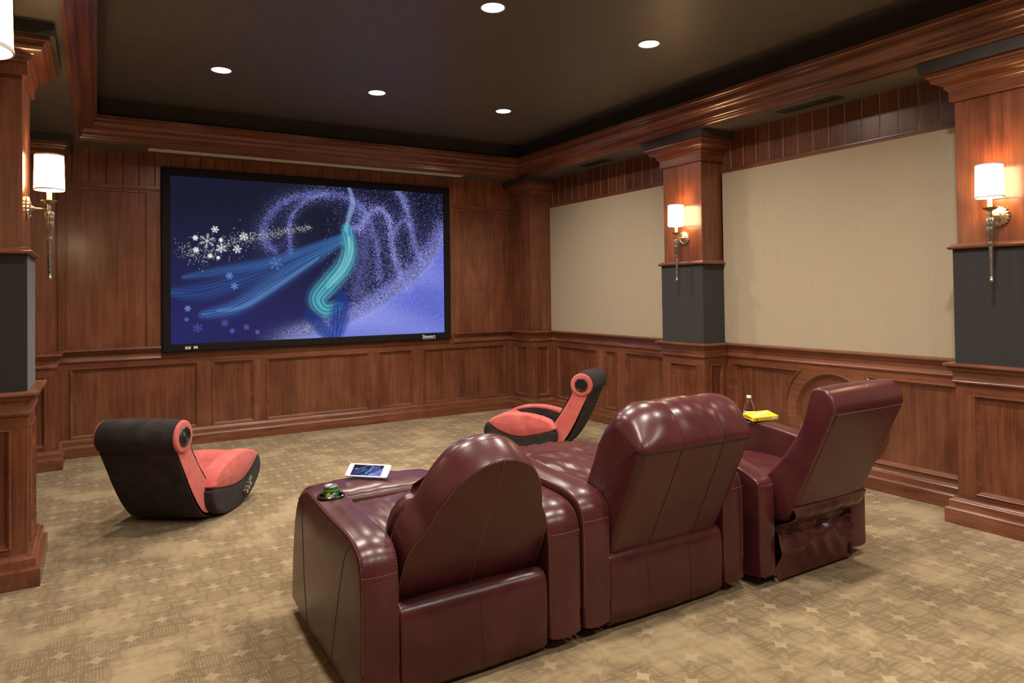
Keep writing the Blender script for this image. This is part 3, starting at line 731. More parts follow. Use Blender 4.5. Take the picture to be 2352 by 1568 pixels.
# ================================================================== SCREEN
def srgb2lin(a): return np.where(a <= 0.04045, a / 12.92, ((a + 0.055) / 1.055) ** 2.4)
def make_picture(Wn, Hn, seed=3):
    rng = np.random.default_rng(seed)
    u, v = np.meshgrid(np.linspace(0, 1, Wn), np.linspace(1, 0, Hn))    # v = 1 at the top row
    asp = 16 / 9
    def C(X, Y):       # from a flat view of the screen (0..2352 x 0..1497) to (u, v)
        s_ = (X - 42) / 2230.0; uu = s_ / (1.217 - 0.217 * s_)
        yt, yb = 35 + (X - 42) * 0.0717, 1436 - (X - 42) * 0.0435
        return uu, 1 - (Y - yt) / (yb - yt)
    img = np.zeros((Hn, Wn, 3))
    def lerp(a, b, t): return a * (1 - t) + b * t
    t = np.clip(1.25 - v * 1.5 , 0, 1)[..., None]
    img[:] = lerp(np.array([24, 26, 46]), np.array([38, 37, 92]), t * (1 - 0.5 * u[..., None]))
    g = np.exp(-(((u - 0.78) / 0.26) ** 4 + ((v - 0.62) / 0.5) ** 4))[..., None]
    img = lerp(img, np.array([15, 14, 36.0]), g * 0.85)
    def spl(pts, n=400):
        P = np.array([C(*p) for p in pts]); k = np.linspace(0, len(P) - 1, n); i = np.clip(k.astype(int), 0, len(P) - 2); f = k - i
        Pm, Pp = P[np.clip(i - 1, 0, len(P) - 1)], P[np.clip(i + 2, 0, len(P) - 1)]; f = f[:, None]
        return 0.5 * ((2 * P[i]) + (-Pm + P[i + 1]) * f + (2 * Pm - 5 * P[i] + 4 * P[i + 1] - Pp) * f ** 2 + (-Pm + 3 * P[i] - 3 * P[i + 1] + Pp) * f ** 3)
    def dist(path):
        d = np.full(u.shape, 9.0); k = np.zeros(u.shape)
        for i, (a, b) in enumerate(path[::4]):
            dd = np.hypot((u - a) * asp, v - b); mm = dd < d; d[mm] = dd[mm]; k[mm] = i / (len(path) / 4)
        return d, k
    col = np.array([126, 130, 226.0])
    grain = rng.random(u.shape)
    # snow slope
    P = [C(*p) for p in ((560, 1440), (900, 1370), (1250, 1290), (1500, 1200), (1800, 1030), (2050, 840), (2200, 660), (2275, 520))]
    line = np.interp(u, [p[0] for p in P], [p[1] for p in P], left=-0.2)
    below = np.clip((line - v) * 16, 0, 1)
    sn = lerp(np.array([96, 104, 200.0]), np.array([150, 158, 230.0]), np.clip(np.sin((v + u * 0.55) * 15) * 0.25 + 0.42 - (u - 0.72) * 1.3 + 0.25 * (grain - .5), 0, 1)[..., None])
    below = below * np.clip((u - 0.26) / 0.12, 0, 1); img = lerp(img, sn, below[..., None])
    edge = np.exp(-((line - v) / 0.06) ** 2) * np.clip((u - 0.26) / 0.15, 0, 1)
    img = lerp(img, np.array([185, 190, 246.0]), (edge * (grain > 0.45) * 0.75)[..., None])
    # particle swirls
    for pts, w, a in (([(880, 660), (820, 600), (810, 450), (950, 270), (1200, 195), (1450, 215), (1620, 330), (1720, 600), (1740, 900)], 0.020, 0.75),
                      ([(1020, 680), (1010, 470), (1060, 330), (1180, 230), (1330, 190)], 0.013, 0.8),
                      ([(1530, 480), (1600, 455), (1680, 345), (1760, 325), (1830, 420), (1850, 620), (1900, 820), (1960, 960)], 0.020, 1.15),
                      ([(1900, 160), (1960, 280), (2000, 450), (2040, 640), (2100, 760)], 0.020, 1.0),
                      ([(1860, 560), (1900, 450), (1960, 410), (2000, 470)], 0.012, 0.9),
                      ([(1580, 330), (1620, 560), (1600, 800), (1560, 1000)], 0.045, 0.55),
                      ([(2260, 460), (2180, 600), (2060, 760), (1900, 900), (1700, 1060), (1500, 1190)], 0.040, 0.8)):
        d, k = dist(spl(pts)); core = np.exp(-(d / w) ** 2) * 0.75; halo = np.exp(-(d / (w * 3.4)) ** 2)
        m = np.clip(core * (0.6 + 0.4 * grain) + halo * (grain > 0.80) * 0.75, 0, 1) * a
        img = lerp(img, col + 70 * (grain[..., None] > .88), m[..., None])
    # sparkle dust
    def dots(x, y, r, c, a):
        cx_, cy_ = int(round(x * (Wn - 1))), int(round((1 - y) * (Hn - 1))); R = max(1, int(math.ceil(r * Hn * 1.5)))
        x0_, x1_, y0_, y1_ = max(0, cx_ - R), min(Wn, cx_ + R + 1), max(0, cy_ - R), min(Hn, cy_ + R + 1)
        if x0_ >= x1_ or y0_ >= y1_: return
        yy, xx = np.mgrid[y0_:y1_, x0_:x1_]; dd = np.hypot(xx - x * (Wn - 1), yy - (1 - y) * (Hn - 1)) / Hn
        m = (np.exp(-(dd / r) ** 2) * a)[..., None]; img[y0_:y1_, x0_:x1_] = lerp(img[y0_:y1_, x0_:x1_], np.array(c, float), m)
    for _ in range(3200):
        x, y = 0.5 + 0.5 * rng.random() ** 0.8, rng.random(); 
        dots(x, y, 0.0016 + 0.0016 * rng.random(), (170, 178, 250), 0.8 * rng.random())
    # drifting blue veils: plain ribbons of light
    for pts, w, c, a in (([(47, 1010), (300, 1000), (620, 900), (1000, 760), (1440, 560)], 0.050, (48, 96, 164), 0.62),
                         ([(150, 880), (500, 820), (900, 740), (1440, 540)], 0.026, (66, 124, 196), 0.6),
                         ([(300, 1190), (560, 1130), (820, 970), (1120, 780), (1440, 590)], 0.044, (74, 138, 208), 0.66),
                         ([(420, 1160), (640, 1120), (900, 960), (1250, 720)], 0.014, (120, 178, 232), 0.5)):
        d, k = dist(spl(pts)); wv = w * (0.35 + 0.9 * np.sin(np.clip(k * 0.92 + 0.04, 0, 1) * PI) ** 0.8)
        m = np.exp(-(d / wv) ** 3) * a * (0.72 + 0.28 * np.sin(d / w * 17 + k * 12)); img = lerp(img, np.array(c, float), m[..., None])
    # turquoise aurora streak
    for pts, w, c, a in (([(1500, 135), (1530, 260), (1500, 380), (1470, 500)], 0.016, (150, 176, 226), 0.85),
                         ([(1475, 470), (1500, 640), (1450, 800), (1340, 930), (1240, 1060), (1300, 1150), (1420, 1120)], 0.055, (86, 190, 204), 0.9),
                         ([(1500, 560), (1500, 700), (1420, 850), (1320, 960)], 0.022, (150, 226, 232), 0.55),
                         ([(1440, 1020), (1420, 1150), (1400, 1280), (1380, 1380)], 0.050, (26, 52, 132), 0.9),
                         ([(1150, 1170), (1220, 1240), (1290, 1330), (1340, 1390)], 0.034, (24, 48, 124), 0.8)):
        d, k = dist(spl(pts)); wv = w * (0.55 + 0.75 * np.sin(np.clip(k, 0, 1) * PI) ** 0.7)
        m = np.exp(-(d / wv) ** 4) * a * (0.8 + 0.2 * np.sin(d / w * 14 + k * 9)); img = lerp(img, np.array(c, float), m[..., None])
    # snow crystals
    def flake(X, Y, r, c, a):
        x, y = C(X, Y); R = r / 1400.0; rot = rng.random()
        for k in range(6):
            th = rot + k * PI / 3
            for s_ in np.linspace(0.08, 1, 9): dots(x + R * s_ * math.cos(th) / asp, y + R * s_ * math.sin(th), 0.0022 + R * 0.02, c, a)
            for s_ in (0.45, 0.7):
                for sg in (-1, 1):
                    for q in (0.12, 0.24): dots(x + R * (s_ * math.cos(th) + q * math.cos(th + sg * 0.9)) / asp, y + R * (s_ * math.sin(th) + q * math.sin(th + sg * 0.9)), 0.002 + R * 0.012, c, a * 0.8)
    for X, Y, r in ((340, 580, 62), (455, 640, 42), (585, 650, 36), (640, 545, 36), (405, 485, 30), (250, 655, 24), (245, 555, 22), (365, 705, 18), (452, 573, 16), (430, 720, 14)):
        flake(X, Y, r, (236, 236, 232), 0.85)
    for X, Y, r in ((260, 1300, 38), (180, 1140, 26), (480, 1260, 32), (655, 1295, 26), (540, 1325, 22), (560, 955, 30), (520, 870, 30), (170, 1230, 18), (745, 1335, 20), (900, 770, 60)):
        flake(X, Y, r, (120, 160, 224) if Y < 1160 else (92, 92, 180), 0.5)
    pth = spl([(140, 640), (300, 700), (480, 620), (640, 560), (800, 540), (980, 500), (1180, 475)], 900)
    for i in range(850):
        q = pth[rng.integers(0, 900)]; sp_ = 0.012 + 0.05 * (1 - q[0] / 0.45) * rng.random()
        dots(q[0] + rng.normal() * sp_ * 0.6, q[1] + rng.normal() * sp_, 0.0013 + 0.0014 * rng.random(), (232, 230, 214), 0.95)
    return np.clip(img / 255.0, 0, 1)
def picture_mesh(name, Wn, Hn, mp, parent, mat):
    pic = srgb2lin(make_picture(Wn, Hn))
    uu, vv = np.meshgrid(np.linspace(0, 1, Wn), np.linspace(1, 0, Hn))
    co = np.array(mp(uu.ravel(), vv.ravel())).T.astype(np.float32)
    me = bpy.data.meshes.new(name); n = (Wn - 1) * (Hn - 1)
    i, j = np.meshgrid(np.arange(Hn - 1), np.arange(Wn - 1), indexing='ij'); a = (i * Wn + j).ravel()
    fi = np.stack([a, a + Wn, a + Wn + 1, a + 1], 1).astype(np.int32).ravel()
    me.vertices.add(Wn * Hn); me.vertices.foreach_set('co', co.ravel()); me.loops.add(4 * n); me.loops.foreach_set('vertex_index', fi)
    me.polygons.add(n); me.polygons.foreach_set('loop_start', np.arange(0, 4 * n, 4, dtype=np.int32)); me.update(calc_edges=True)
    at = me.color_attributes.new('picture', 'FLOAT_COLOR', 'POINT'); c4 = np.ones((Wn * Hn, 4), np.float32); c4[:, :3] = pic.reshape(-1, 3); at.data.foreach_set('color', c4.ravel())
    me.materials.append(mat); o = bpy.data.objects.new(name, me); COL.objects.link(o); o.parent = parent; return o
def screen_mat():
    m, nt, b = new_mat('projected_picture'); a = nt.nodes.new('ShaderNodeAttribute'); a.attribute_name = 'picture'
    L(nt, a.outputs['Color'], b.inputs['Emission Color']); b.inputs['Emission Strength'].default_value = SCREEN_E
    b.inputs['Base Color'].default_value = (0.004, 0.004, 0.004, 1); b.inputs['Roughness'].default_value = 0.9; b.inputs['Specular IOR Level'].default_value = 0.03; return m
M['picture'] = screen_mat()
SX0, SX1, SZ0, SZ1 = 0.6195, 3.566, 0.995, 2.652
scr = empty('projection_screen', ((SX0 + SX1) / 2, YF, (SZ0 + SZ1) / 2), 0, 'wide projection screen in a thick black frame showing a blue swirling snow picture', 'screen')
cxs, czs = scr.location.x, scr.location.z; hw, hh, fb = (SX1 - SX0) / 2, (SZ1 - SZ0) / 2, 0.078
m = MB()
FP_ = [(0.0, -0.005), (0.0, -0.040), (0.006, -0.052), (0.014, -0.056), (fb - 0.008, -0.056), (fb, -0.048), (fb, 0.004), (0.0, 0.004)]
m.sweep([(-hw, -hh), (-hw, hh), (hw, hh), (hw, -hh)], FP_, lambda p, q, h: (p, h, q), closed=True)
m.build('frame', 'black', scr, smooth=30)
picture_mesh('picture_surface', 720, 405, lambda u, v: (-hw + 2 * hw * u, np.full_like(u, -0.030), -hh + 2 * hh * v), scr, M['picture'])
def flat_text(txt, size, parent, name, mat, mp, **k):
    vs, fs = text_mesh(txt, size, **k); return MB().add([mp(*p) for p in vs], fs).build(name, mat, parent, smooth=0)
M['bluewhite'] = plain('pale_blue_lettering', (0.50, 0.74, 0.84), 0.4, nscale=60)
M['silver'] = plain('silver_label', (0.62, 0.58, 0.52), 0.4, nscale=200, amt=0.3)
flat_text('Stewart', 0.052, scr, 'brand_lettering', 'bluewhite', lambda x, y, z: (x + hw - 0.215, -0.057 - z, y - hh - 0.040), bold=0.0012)
MB().box(hw - 0.30, hw - 0.13, -0.0572, -0.055, -hh - 0.068, -hh - 0.064).build('brand_underline', 'silver', scr, smooth=0)
lb = MB().box(-hw + 0.125, -hw + 0.175, -0.0575, -0.055, -hh - 0.052, -hh - 0.026).build('badge', 'silver', scr, smooth=0)
flat_text('V', 0.022, lb, 'badge_letter', 'plastic', lambda x, y, z: (x - hw + 0.150, -0.058 - z, y - hh - 0.038), bold=0.001)
MB().box(-hw + 0.200, -hw + 0.238, -0.0575, -0.055, -hh - 0.050, -hh - 0.026).build('badge', 'silver', scr, smooth=0)

# ================================================================== RECLINERS
ARM = [(0.0, 0.015), (0.0, 0.20), (0.0, 0.40), (0.003, 0.47), (0.012, 0.515), (0.040, 0.552), (0.095, 0.577), (0.18, 0.588), (0.30, 0.590), (0.42, 0.592), (0.55, 0.600), (0.66, 0.611), (0.735, 0.608),
       (0.80, 0.590), (0.865, 0.545), (0.92, 0.46), (0.962, 0.32), (0.985, 0.16), (0.985, 0.015)]
def lift(poly, dz, dy=0.0): return [(p + (dy if False else 0), q + dz * min(1.0, max(0.0, (q - 0.30) / 0.2))) for p, q in poly]
def arm(root, x0, x1, prof, r=0.016, crown=0.007, b0=0.0, b1=0.0, outer=None):
    a = puff(prof, x0, x1, r, crown=crown, bulge=b0, bulge1=b1, smooth=1, seg=5, mid=8)
    o = a.build('armrest', 'leather', root, smooth=48)
    pp = chaikin(prof, 1)
    i0 = min(i for i in range(len(pp)) if pp[i][1] > 0.10); ii = [i for i in range(len(pp)) if not (pp[i][1] < 0.03)]
    for xe, sg in ((x0, 1), (x1, -1)):
        off = offset_path(pp, -0.0030, 1, len(pp) - 2)
        pts = [(xe + sg * 0.0055, p, q) for p, q in off if q > 0.03]
        stitch(pts, o)
    # cross seam at the back of the pad
    zc = max(q for p, q in prof) - 0.135
    stitch([(x0 + 0.004 + (x1 - x0 - 0.008) * t / 10, -0.0008 - 0.9 * crown * (1 - (2 * t / 10 - 1) ** 2), zc + 0.0) for t in range(11)], o)
    return o
def cup_holder(root, armo, cx_, cy_, z, r=0.050, depth=0.085):
    cut_cylinder(armo, (cx_, cy_), r + 0.001, z - depth - 0.004, z + 0.1)
    MB().lathe([(r + 0.008, 0.004), (r + 0.009, 0.001), (r + 0.006, -0.003), (r - 0.001, -0.004), (r - 0.003, 0.002), (r + 0.002, 0.007), (r + 0.008, 0.004)], (cx_, cy_, z), 40, cap=False).build('cup_holder_rim', 'gloss_black', root, smooth=60)
    MB().lathe([(r, 0.0), (r - 0.002, -depth), (0.001, -depth), (0.001, -depth - 0.002), (r, -depth - 0.002)], (cx_, cy_, z), 40, cap=False).build('cup_holder', 'plastic', root, smooth=40)

def seat_and_base(root, x0, x1, ztop, yfront, wr=0.004, nseg=1, foot=None, seed=1):
    # cushion(s)
    for k in range(nseg):
        a, b_ = x0 + (x1 - x0) * k / nseg, x0 + (x1 - x0) * (k + 1) / nseg
        prof = [(0.17, ztop - 0.16), (0.17, ztop - 0.05), (0.22, ztop - 0.02), (0.40, ztop), (yfront - 0.12, ztop), (yfront - 0.02, ztop - 0.03), (yfront, ztop - 0.10), (yfront - 0.03, ztop - 0.16)]
        puff(prof, a, b_, 0.018, crown=0.010, smooth=2, wrinkle=wr, seed=seed + k, mid=40, extra=(lambda x, p, q: 0.35 * wr * math.sin(120 * x + 50 * p + 3 * math.sin(20 * x)) * math.sin(9 * p + 14 * x))).build('seat_cushion', 'leather', root, smooth=60)
    MB().box(x0 + 0.01, x1 - 0.01, 0.12, yfront - 0.08, 0.06, ztop - 0.14).build('seat_base', 'piping', root, smooth=0, bevel=0.01)
    if foot:
        fx0, fx1, fy0, fy1, fz, drop = foot
        prof = [(fy0, fz - 0.09), (fy0 - 0.005, fz - 0.03), (fy0 + 0.03, fz - 0.004), (fy0 + 0.12, fz), (fy1 - 0.12, fz - 0.006), (fy1 - 0.03, fz - 0.02 - drop), (fy1, fz - 0.06 - drop), (fy1 - 0.04, fz - 0.10 - drop), (fy0 + 0.15, fz - 0.10)]
        o = puff(prof, fx0, fx1, 0.045, crown=0.010, smooth=2, wrinkle=wr * 0.6, seed=seed + 9, mid=14).build('footrest', 'leather', root, smooth=60)
        for sx in (x0 + 0.09, x1 - 0.09):
            MB().tube([(sx, yfront - 0.3, 0.24), (sx, (yfront + fy0) / 2, 0.33), (sx, fy0 + 0.16, fz - 0.105)], 0.011, 8).build('footrest_strut', 'plastic', root)
    for sx in (x0 + 0.05, x1 - 0.05):
        for sy in (0.20, yfront - 0.12): MB().lathe([(0.022, 0.0), (0.026, 0.004), (0.020, 0.07)], (sx, sy, 0), 16).build('foot', 'plastic', root)
def rear_panel(root, x0, x1, ztop, seams, y0=0.012):
    prof = [(y0, 0.02), (y0 - 0.004, 0.12), (y0 - 0.007, 0.24), (y0 - 0.002, ztop - 0.035), (y0 + 0.018, ztop - 0.008), (y0 + 0.045, ztop), (y0 + 0.085, ztop - 0.02), (y0 + 0.10, ztop - 0.08), (y0 + 0.10, 0.02)]
    q = puff(prof, x0 + 0.0003, x1 - 0.0003, 0.012, crown=0.005, smooth=1, wrinkle=0.0016, seed=int(x0 * 100), mid=24)
    o = q.build('rear_panel', 'leather', root, smooth=60)
    from mathutils.bvhtree import BVHTree
    bv = BVHTree.FromPolygons([v.co.copy() for v in o.data.vertices], [tuple(p.vertices) for p in o.data.polygons])
    for sx in seams:
        pts = []
        for k in range(31):
            a = k / 30; org = Vector((sx - 0.02 * a, -1.0, 0.03 + (ztop - 0.045) * a)); h = bv.ray_cast(org, Vector((0, 1, 0)))
            if h[0] is not None: pts.append(h[0] + Vector((0, -0.0004, 0)))
        stitch(pts, o, 'seam', 'piping', 0.0013, dash=0.006, gap=0.003 if len(seams) == 1 else 0)

# ---- recliner 1: bell-shaped back
YR = 2.302
def thing_recliner(xc, y, label):
    return empty('recliner', (xc, y, 0), 0, label, 'recliner', 'burgundy leather recliners in a row')
r1 = thing_recliner(1.239, YR, 'burgundy leather recliner with rounded bell shaped back, leftmost and nearest, tablet on its footrest')
a1 = arm(r1, -0.468, -0.326, ARM, b0=0.016, r=0.018, crown=0.008)
arm(r1, 0.308, 0.466, ARM, r=0.018, crown=0.008)
cup_holder(r1, a1, -0.396, 0.590, 0.609)
# seams on the outer side face
def side_curve(pts, x, n=18):
    P = [Vector((p[0], p[1])) for p in pts]; out = []
    for i in range(n + 1):
        t = i / n * (len(P) - 1); k = min(int(t), len(P) - 2); f = t - k
        a, b_, c, d = P[max(k - 1, 0)], P[k], P[k + 1], P[min(k + 2, len(P) - 1)]
        q = 0.5 * ((2 * b_) + (-a + c) * f + (2 * a - 5 * b_ + 4 * c - d) * f * f + (-a + 3 * b_ - 3 * c + d) * f ** 3)
        out.append((x, q.x, q.y))
    return out
def proj_side(o, pts, dx=-1):
    """drop a curve on to the side of a mesh by nearest vertex interpolation"""
    me = o.data; from mathutils.bvhtree import BVHTree
    bv = BVHTree.FromPolygons([v.co.copy() for v in me.vertices], [tuple(p.vertices) for p in me.polygons]); out = []
    for p in pts:
        h = bv.ray_cast(Vector((p[0] + dx * 0.3, p[1], p[2])), Vector((-dx, 0, 0)))
        out.append((h[0].x, p[1], p[2]) if h[0] is not None else p)
    return out
for cv in ([(0.79, 0.60), (0.745, 0.45), (0.715, 0.25), (0.71, 0.02)], [(0.10, 0.565), (0.15, 0.52), (0.20, 0.40), (0.26, 0.24), (0.33, 0.10), (0.36, 0.02)]):
    stitch(proj_side(a1, side_curve(cv, -0.468)), a1, 'side_seam', 'piping', 0.0016, gap=0)
def r1_back():
    y0, z0 = 2.409 - YR, 0.31; d = (-0.479, 0.878); n_ = (0.878, 0.479)
    half = [(-0.10, 0.285), (0.0, 0.303), (0.12, 0.305), (0.20, 0.302), (0.27, 0.293), (0.32, 0.268), (0.36, 0.243), (0.42, 0.225), (0.475, 0.205), (0.53, 0.175), (0.575, 0.138), (0.61, 0.085), (0.628, 0.03)]
    poly = [(h, s_) for s_, h in half] + [(-h, s_) for s_, h in half[::-1]]
    mp = lambda x, p, q: (p - 0.006, y0 + d[0] * q + n_[0] * x, z0 + d[1] * q + n_[1] * x)
    b = puff(poly, 0.0, 0.195, 0.006, 0.070, crown=0.003, bulge=0.004, mp=mp, smooth=1, mid=6, bulge1=0.01).build('backrest', 'leather', r1, smooth=50)
    pp = chaikin(poly, 1); off = offset_path(pp, -0.003, 0, len(pp)); off = [q for q in off if q[1] > -0.02]
    stitch([mp(-0.0005, p, q) for p, q in off], b)
    stitch([mp(-0.0042, 0.0, 0.62 - 0.68 * i / 20) for i in range(21)], b)
    stitch([mp(0.118, p, q) for p, q in [(p, q) for p, q in offset_path(pp, 0.0015, 0, len(pp)) if q > 0.33]], b)
    # pillow in front of the bell and the lumbar cushion
    f = [(p * 0.84, q * 0.93 - 0.004) for p, q in poly if q > 0.31]; f = f[:]
    puff(f, 0.12, 0.235, 0.04, 0.05, crown=0.004, bulge1=0.02, mp=mp, smooth=1).build('head_cushion', 'leather', b, smooth=60)
    lum = [(0.285, 0.02), (0.295, 0.16), (0.285, 0.27), (0.22, 0.34), (-0.22, 0.34), (-0.285, 0.27), (-0.295, 0.16), (-0.285, 0.02)]
    puff(lum, 0.12, 0.25, 0.05, 0.05, crown=0.004, bulge1=0.02, mp=mp, smooth=1).build('lumbar_cushion', 'leather', b, smooth=60)
r1_back()
rear_panel(r1, -0.324, 0.307, 0.345, [0.012])
seat_and_base(r1, -0.322, 0.305, 0.572, 0.668, wr=0.004, foot=(-0.435, 0.185, 0.655, 1.03, 0.590, 0.035), seed=3)

# ---- recliner 2: wide pillow-topped back
r2 = thing_recliner(2.204, YR, 'burgundy leather recliner with puffy pillow topped back, middle of the three')
ARM2 = lift(ARM, 0.024)
arm(r2, -0.484, -0.343, ARM2); arm(r2, 0.346, 0.482, ARM2)
def sm(v, a, b): v = min(1.0, max(0.0, (v - a) / (b - a))); return v * v * (3 - 2 * v)
def r2_back():
    y = YR
    prof = [(2.36 - y, 0.27), (2.318 - y, 0.35), (2.265 - y, 0.46), (2.215 - y, 0.565), (2.165 - y, 0.67), (2.128 - y, 0.755), (2.116 - y, 0.785), (2.112 - y, 0.800), (2.118 - y, 0.835), (2.140 - y, 0.880), (2.170 - y, 0.922), (2.210 - y, 0.950), (2.262 - y, 0.962), (2.325 - y, 0.950), (2.365 - y, 0.885), (2.42 - y, 0.76), (2.50 - y, 0.60), (2.58 - y, 0.45), (2.55 - y, 0.34)]
    cuts = [-0.335, -0.105, 0.140, 0.335]
    def extra(x, p, q):
        e = 0.0; rearcap = sm(q, 0.785, 0.80)
        for a, b_ in zip(cuts, cuts[1:]):
            if a <= x <= b_: t = (x - a) / (b_ - a); e = (1 - abs(2 * t - 1) ** 3) * (0.0065 * rearcap + 0.0008)
        e += 0.007 * rearcap
        ax = abs(x) - (0.17 if x < 0 else 0.225)
        if ax > 0: e -= (0.060 if x < 0 else 0.035) * (ax / (0.165 if x < 0 else 0.11)) ** 2 * sm(q, 0.79, 0.93) * (1 - 0.3 * (x > 0))
        # gathered creases running down from the crest
        e += 0.0014 * math.sin(85 * x + 3 * math.sin(14 * q)) * sm(q, 0.80, 0.86) * (0.5 + 0.5 * math.sin(11 * x + 1))
        return e
    o = puff(prof, cuts[0], cuts[3], 0.040, 0.040, crown=0.004, smooth=1, mid=60, seg=8, extra=extra, bulge=0.012, bulge1=0.012).build('backrest', 'leather', r2, smooth=60)
    from mathutils.bvhtree import BVHTree
    me = o.data; bv = BVHTree.FromPolygons([v.co.copy() for v in me.vertices], [tuple(p.vertices) for p in me.polygons])
    def onto(x, q):       # rear surface point
        h = bv.ray_cast(Vector((x, -1.0, q)), Vector((0, 1, 0))); return h[0] + Vector((0, -0.0008, 0)) if h[0] is not None else None
    for xx in (cuts[1], cuts[2]):
        pts = [onto(xx + (0.03 if xx > 0 else -0.01) * (0.9 - q) , q) for q in [0.30 + 0.645 * k / 40 for k in range(41)]]; pts = [p for p in pts if p is not None]
        stitch(pts, o, 'seam', 'piping', 0.0014, gap=0)
    pts = [onto(-0.318 + 0.636 * k / 50, 0.789) for k in range(51)]; stitch([p for p in pts if p is not None], o, 'seam', 'piping', 0.0022, gap=0)
r2_back()
rear_panel(r2, -0.341, 0.344, 0.338, [-0.12, 0.135])
seat_and_base(r2, -0.341, 0.344, 0.600, 0.86, wr=0.009, foot=(-0.33, 0.33, 0.84, 1.26, 0.555, 0.03), seed=11)
# ---- recliner 3: narrow upright back, skirt behind
r3 = thing_recliner(3.175, 2.250, 'burgundy leather recliner with a tall square back and wrinkled rear skirt, rightmost of the three')
ARM3 = [(p * 0.98, q) for p, q in [(0.0, 0.015), (0.0, 0.20), (0.0, 0.40), (0.004, 0.470), (0.006, 0.50), (0.018, 0.520), (0.05, 0.537), (0.11, 0.562), (0.22, 0.585), (0.35, 0.604), (0.46, 0.620), (0.60, 0.634), (0.70, 0.634), (0.78, 0.618),
       (0.86, 0.57), (0.92, 0.48), (0.962, 0.32), (0.985, 0.16), (0.985, 0.015)]]
arm(r3, -0.435, -0.322, ARM3, r=0.010, crown=0.004, b0=0.004)
a3 = arm(r3, 0.303, 0.430, ARM3, r=0.014, crown=0.005)
cup_holder(r3, a3, 0.375, 0.725, 0.634)
def r3_back():
    y = 2.250
    prof = [(2.21 - y, 0.30), (2.178 - y, 0.37), (2.06 - y, 0.62), (1.945 - y, 0.865), (1.938 - y, 0.905), (1.955 - y, 0.955), (1.990 - y, 0.985), (2.030 - y, 0.992), (2.066 - y, 0.975), (2.083 - y, 0.92), (2.105 - y, 0.83), (2.140 - y, 0.755), (2.20 - y, 0.66), (2.296 - y, 0.553), (2.42 - y, 0.42), (2.40 - y, 0.30)]
    o = puff(prof, -0.290, 0.275, 0.016, 0.016, crown=0.006, smooth=1, bulge=0.004, wrinkle=0.0008, seed=31, mid=18).build('backrest', 'leather', r3, smooth=50)
    pp = chaikin(prof, 1); off = offset_path(pp, -0.003, 0, len(pp)); i0 = 2
    stitch([(-0.290 + 0.0045, p, q) for p, q in off[2:26]], o)
    stitch([(-0.28 + 0.55 * i / 30, 1.9405 - y - 0.006 * (1 - (2 * i / 30 - 1) ** 2), 0.873) for i in range(31)], o)
    stitch([(-0.275 + 0.005, 1.945 - y + (2.178 - 1.945) * t / 20 - 0.0, 0.865 - (0.865 - 0.37) * t / 20) for t in range(21)], o, 'seam_piping', 'piping', 0.0014, gap=0)
r3_back()
def skirt():
    y = 2.250; nu, nv = 90, 70; rows = []
    rnd = random.Random(5)
    for j in range(nv + 1):
        t = j / nv; z = 0.395 - (0.395 - 0.018) * t; row = []
        for i in range(nu + 1):
            s_ = i / nu; x = -0.314 + 0.612 * s_
            yy = 2.170 - y + (0.085 * min(1, t / 0.30) if t < 0.3 else 0.085) # falls from the leaning back towards the base
            # bulging pouch then a pinch, then hanging panel
            pouch = -0.050 * math.exp(-((t - 0.16) / 0.13) ** 2) * (0.55 + 0.45 * math.sin(PI * min(1, max(0, s_ * 0.9 + 0.1))))
            zline = 0.36 + 0.12 * math.sin(PI * s_) - 0.02 * s_
            pinch = 0.020 * math.exp(-((t - zline) / 0.050) ** 2)
            low = -0.026 * math.exp(-((t - 0.62) / 0.16) ** 2) * (0.6 + 0.4 * math.sin(5 * s_ + 1))
            diag = 0.010 * math.sin(18 * s_ + 9 * t) * math.exp(-((t - 0.45) / 0.22) ** 2) + 0.006 * math.sin(34 * s_ - 14 * t) * t * (1 - t) * 3
            dim = 0.020 * math.exp(-(((s_ - 0.33) / 0.07) ** 2 + ((t - 0.52) / 0.06) ** 2))
            lf = -0.030 * math.exp(-((s_) / 0.05) ** 2) * math.exp(-((t - 0.13) / 0.10) ** 2)
            row.append((x + (0.010 * math.sin(20 * t) * math.exp(-(s_ / 0.08) ** 2)), yy + pouch + pinch + low + diag + dim + lf, z + 0.008 * math.sin(9 * s_ + 2) * math.exp(-((t - 0.4) / 0.2) ** 2)))
        rows.append(row)
    o = MB().grid(rows).build('rear_skirt', 'leather', r3, smooth=70, solid=0.004)
    # edge binding strips on the right edge of the skirt
    for dx in (0.277, 0.292):
        MB().tube([(dx, 0.000 - 0.004 * math.sin(8 * k / 20), 0.30 - 0.27 * k / 20) for k in range(21)], 0.005, 8).build('skirt_binding', 'leather', o, smooth=60)
skirt()
seat_and_base(r3, -0.318, 0.300, 0.46, 0.80, wr=0.003, seed=17)
MB().box(-0.31, 0.29, 0.74, 0.80, 0.05, 0.34).build('front_panel', 'leather', r3, smooth=60, bevel=0.02)

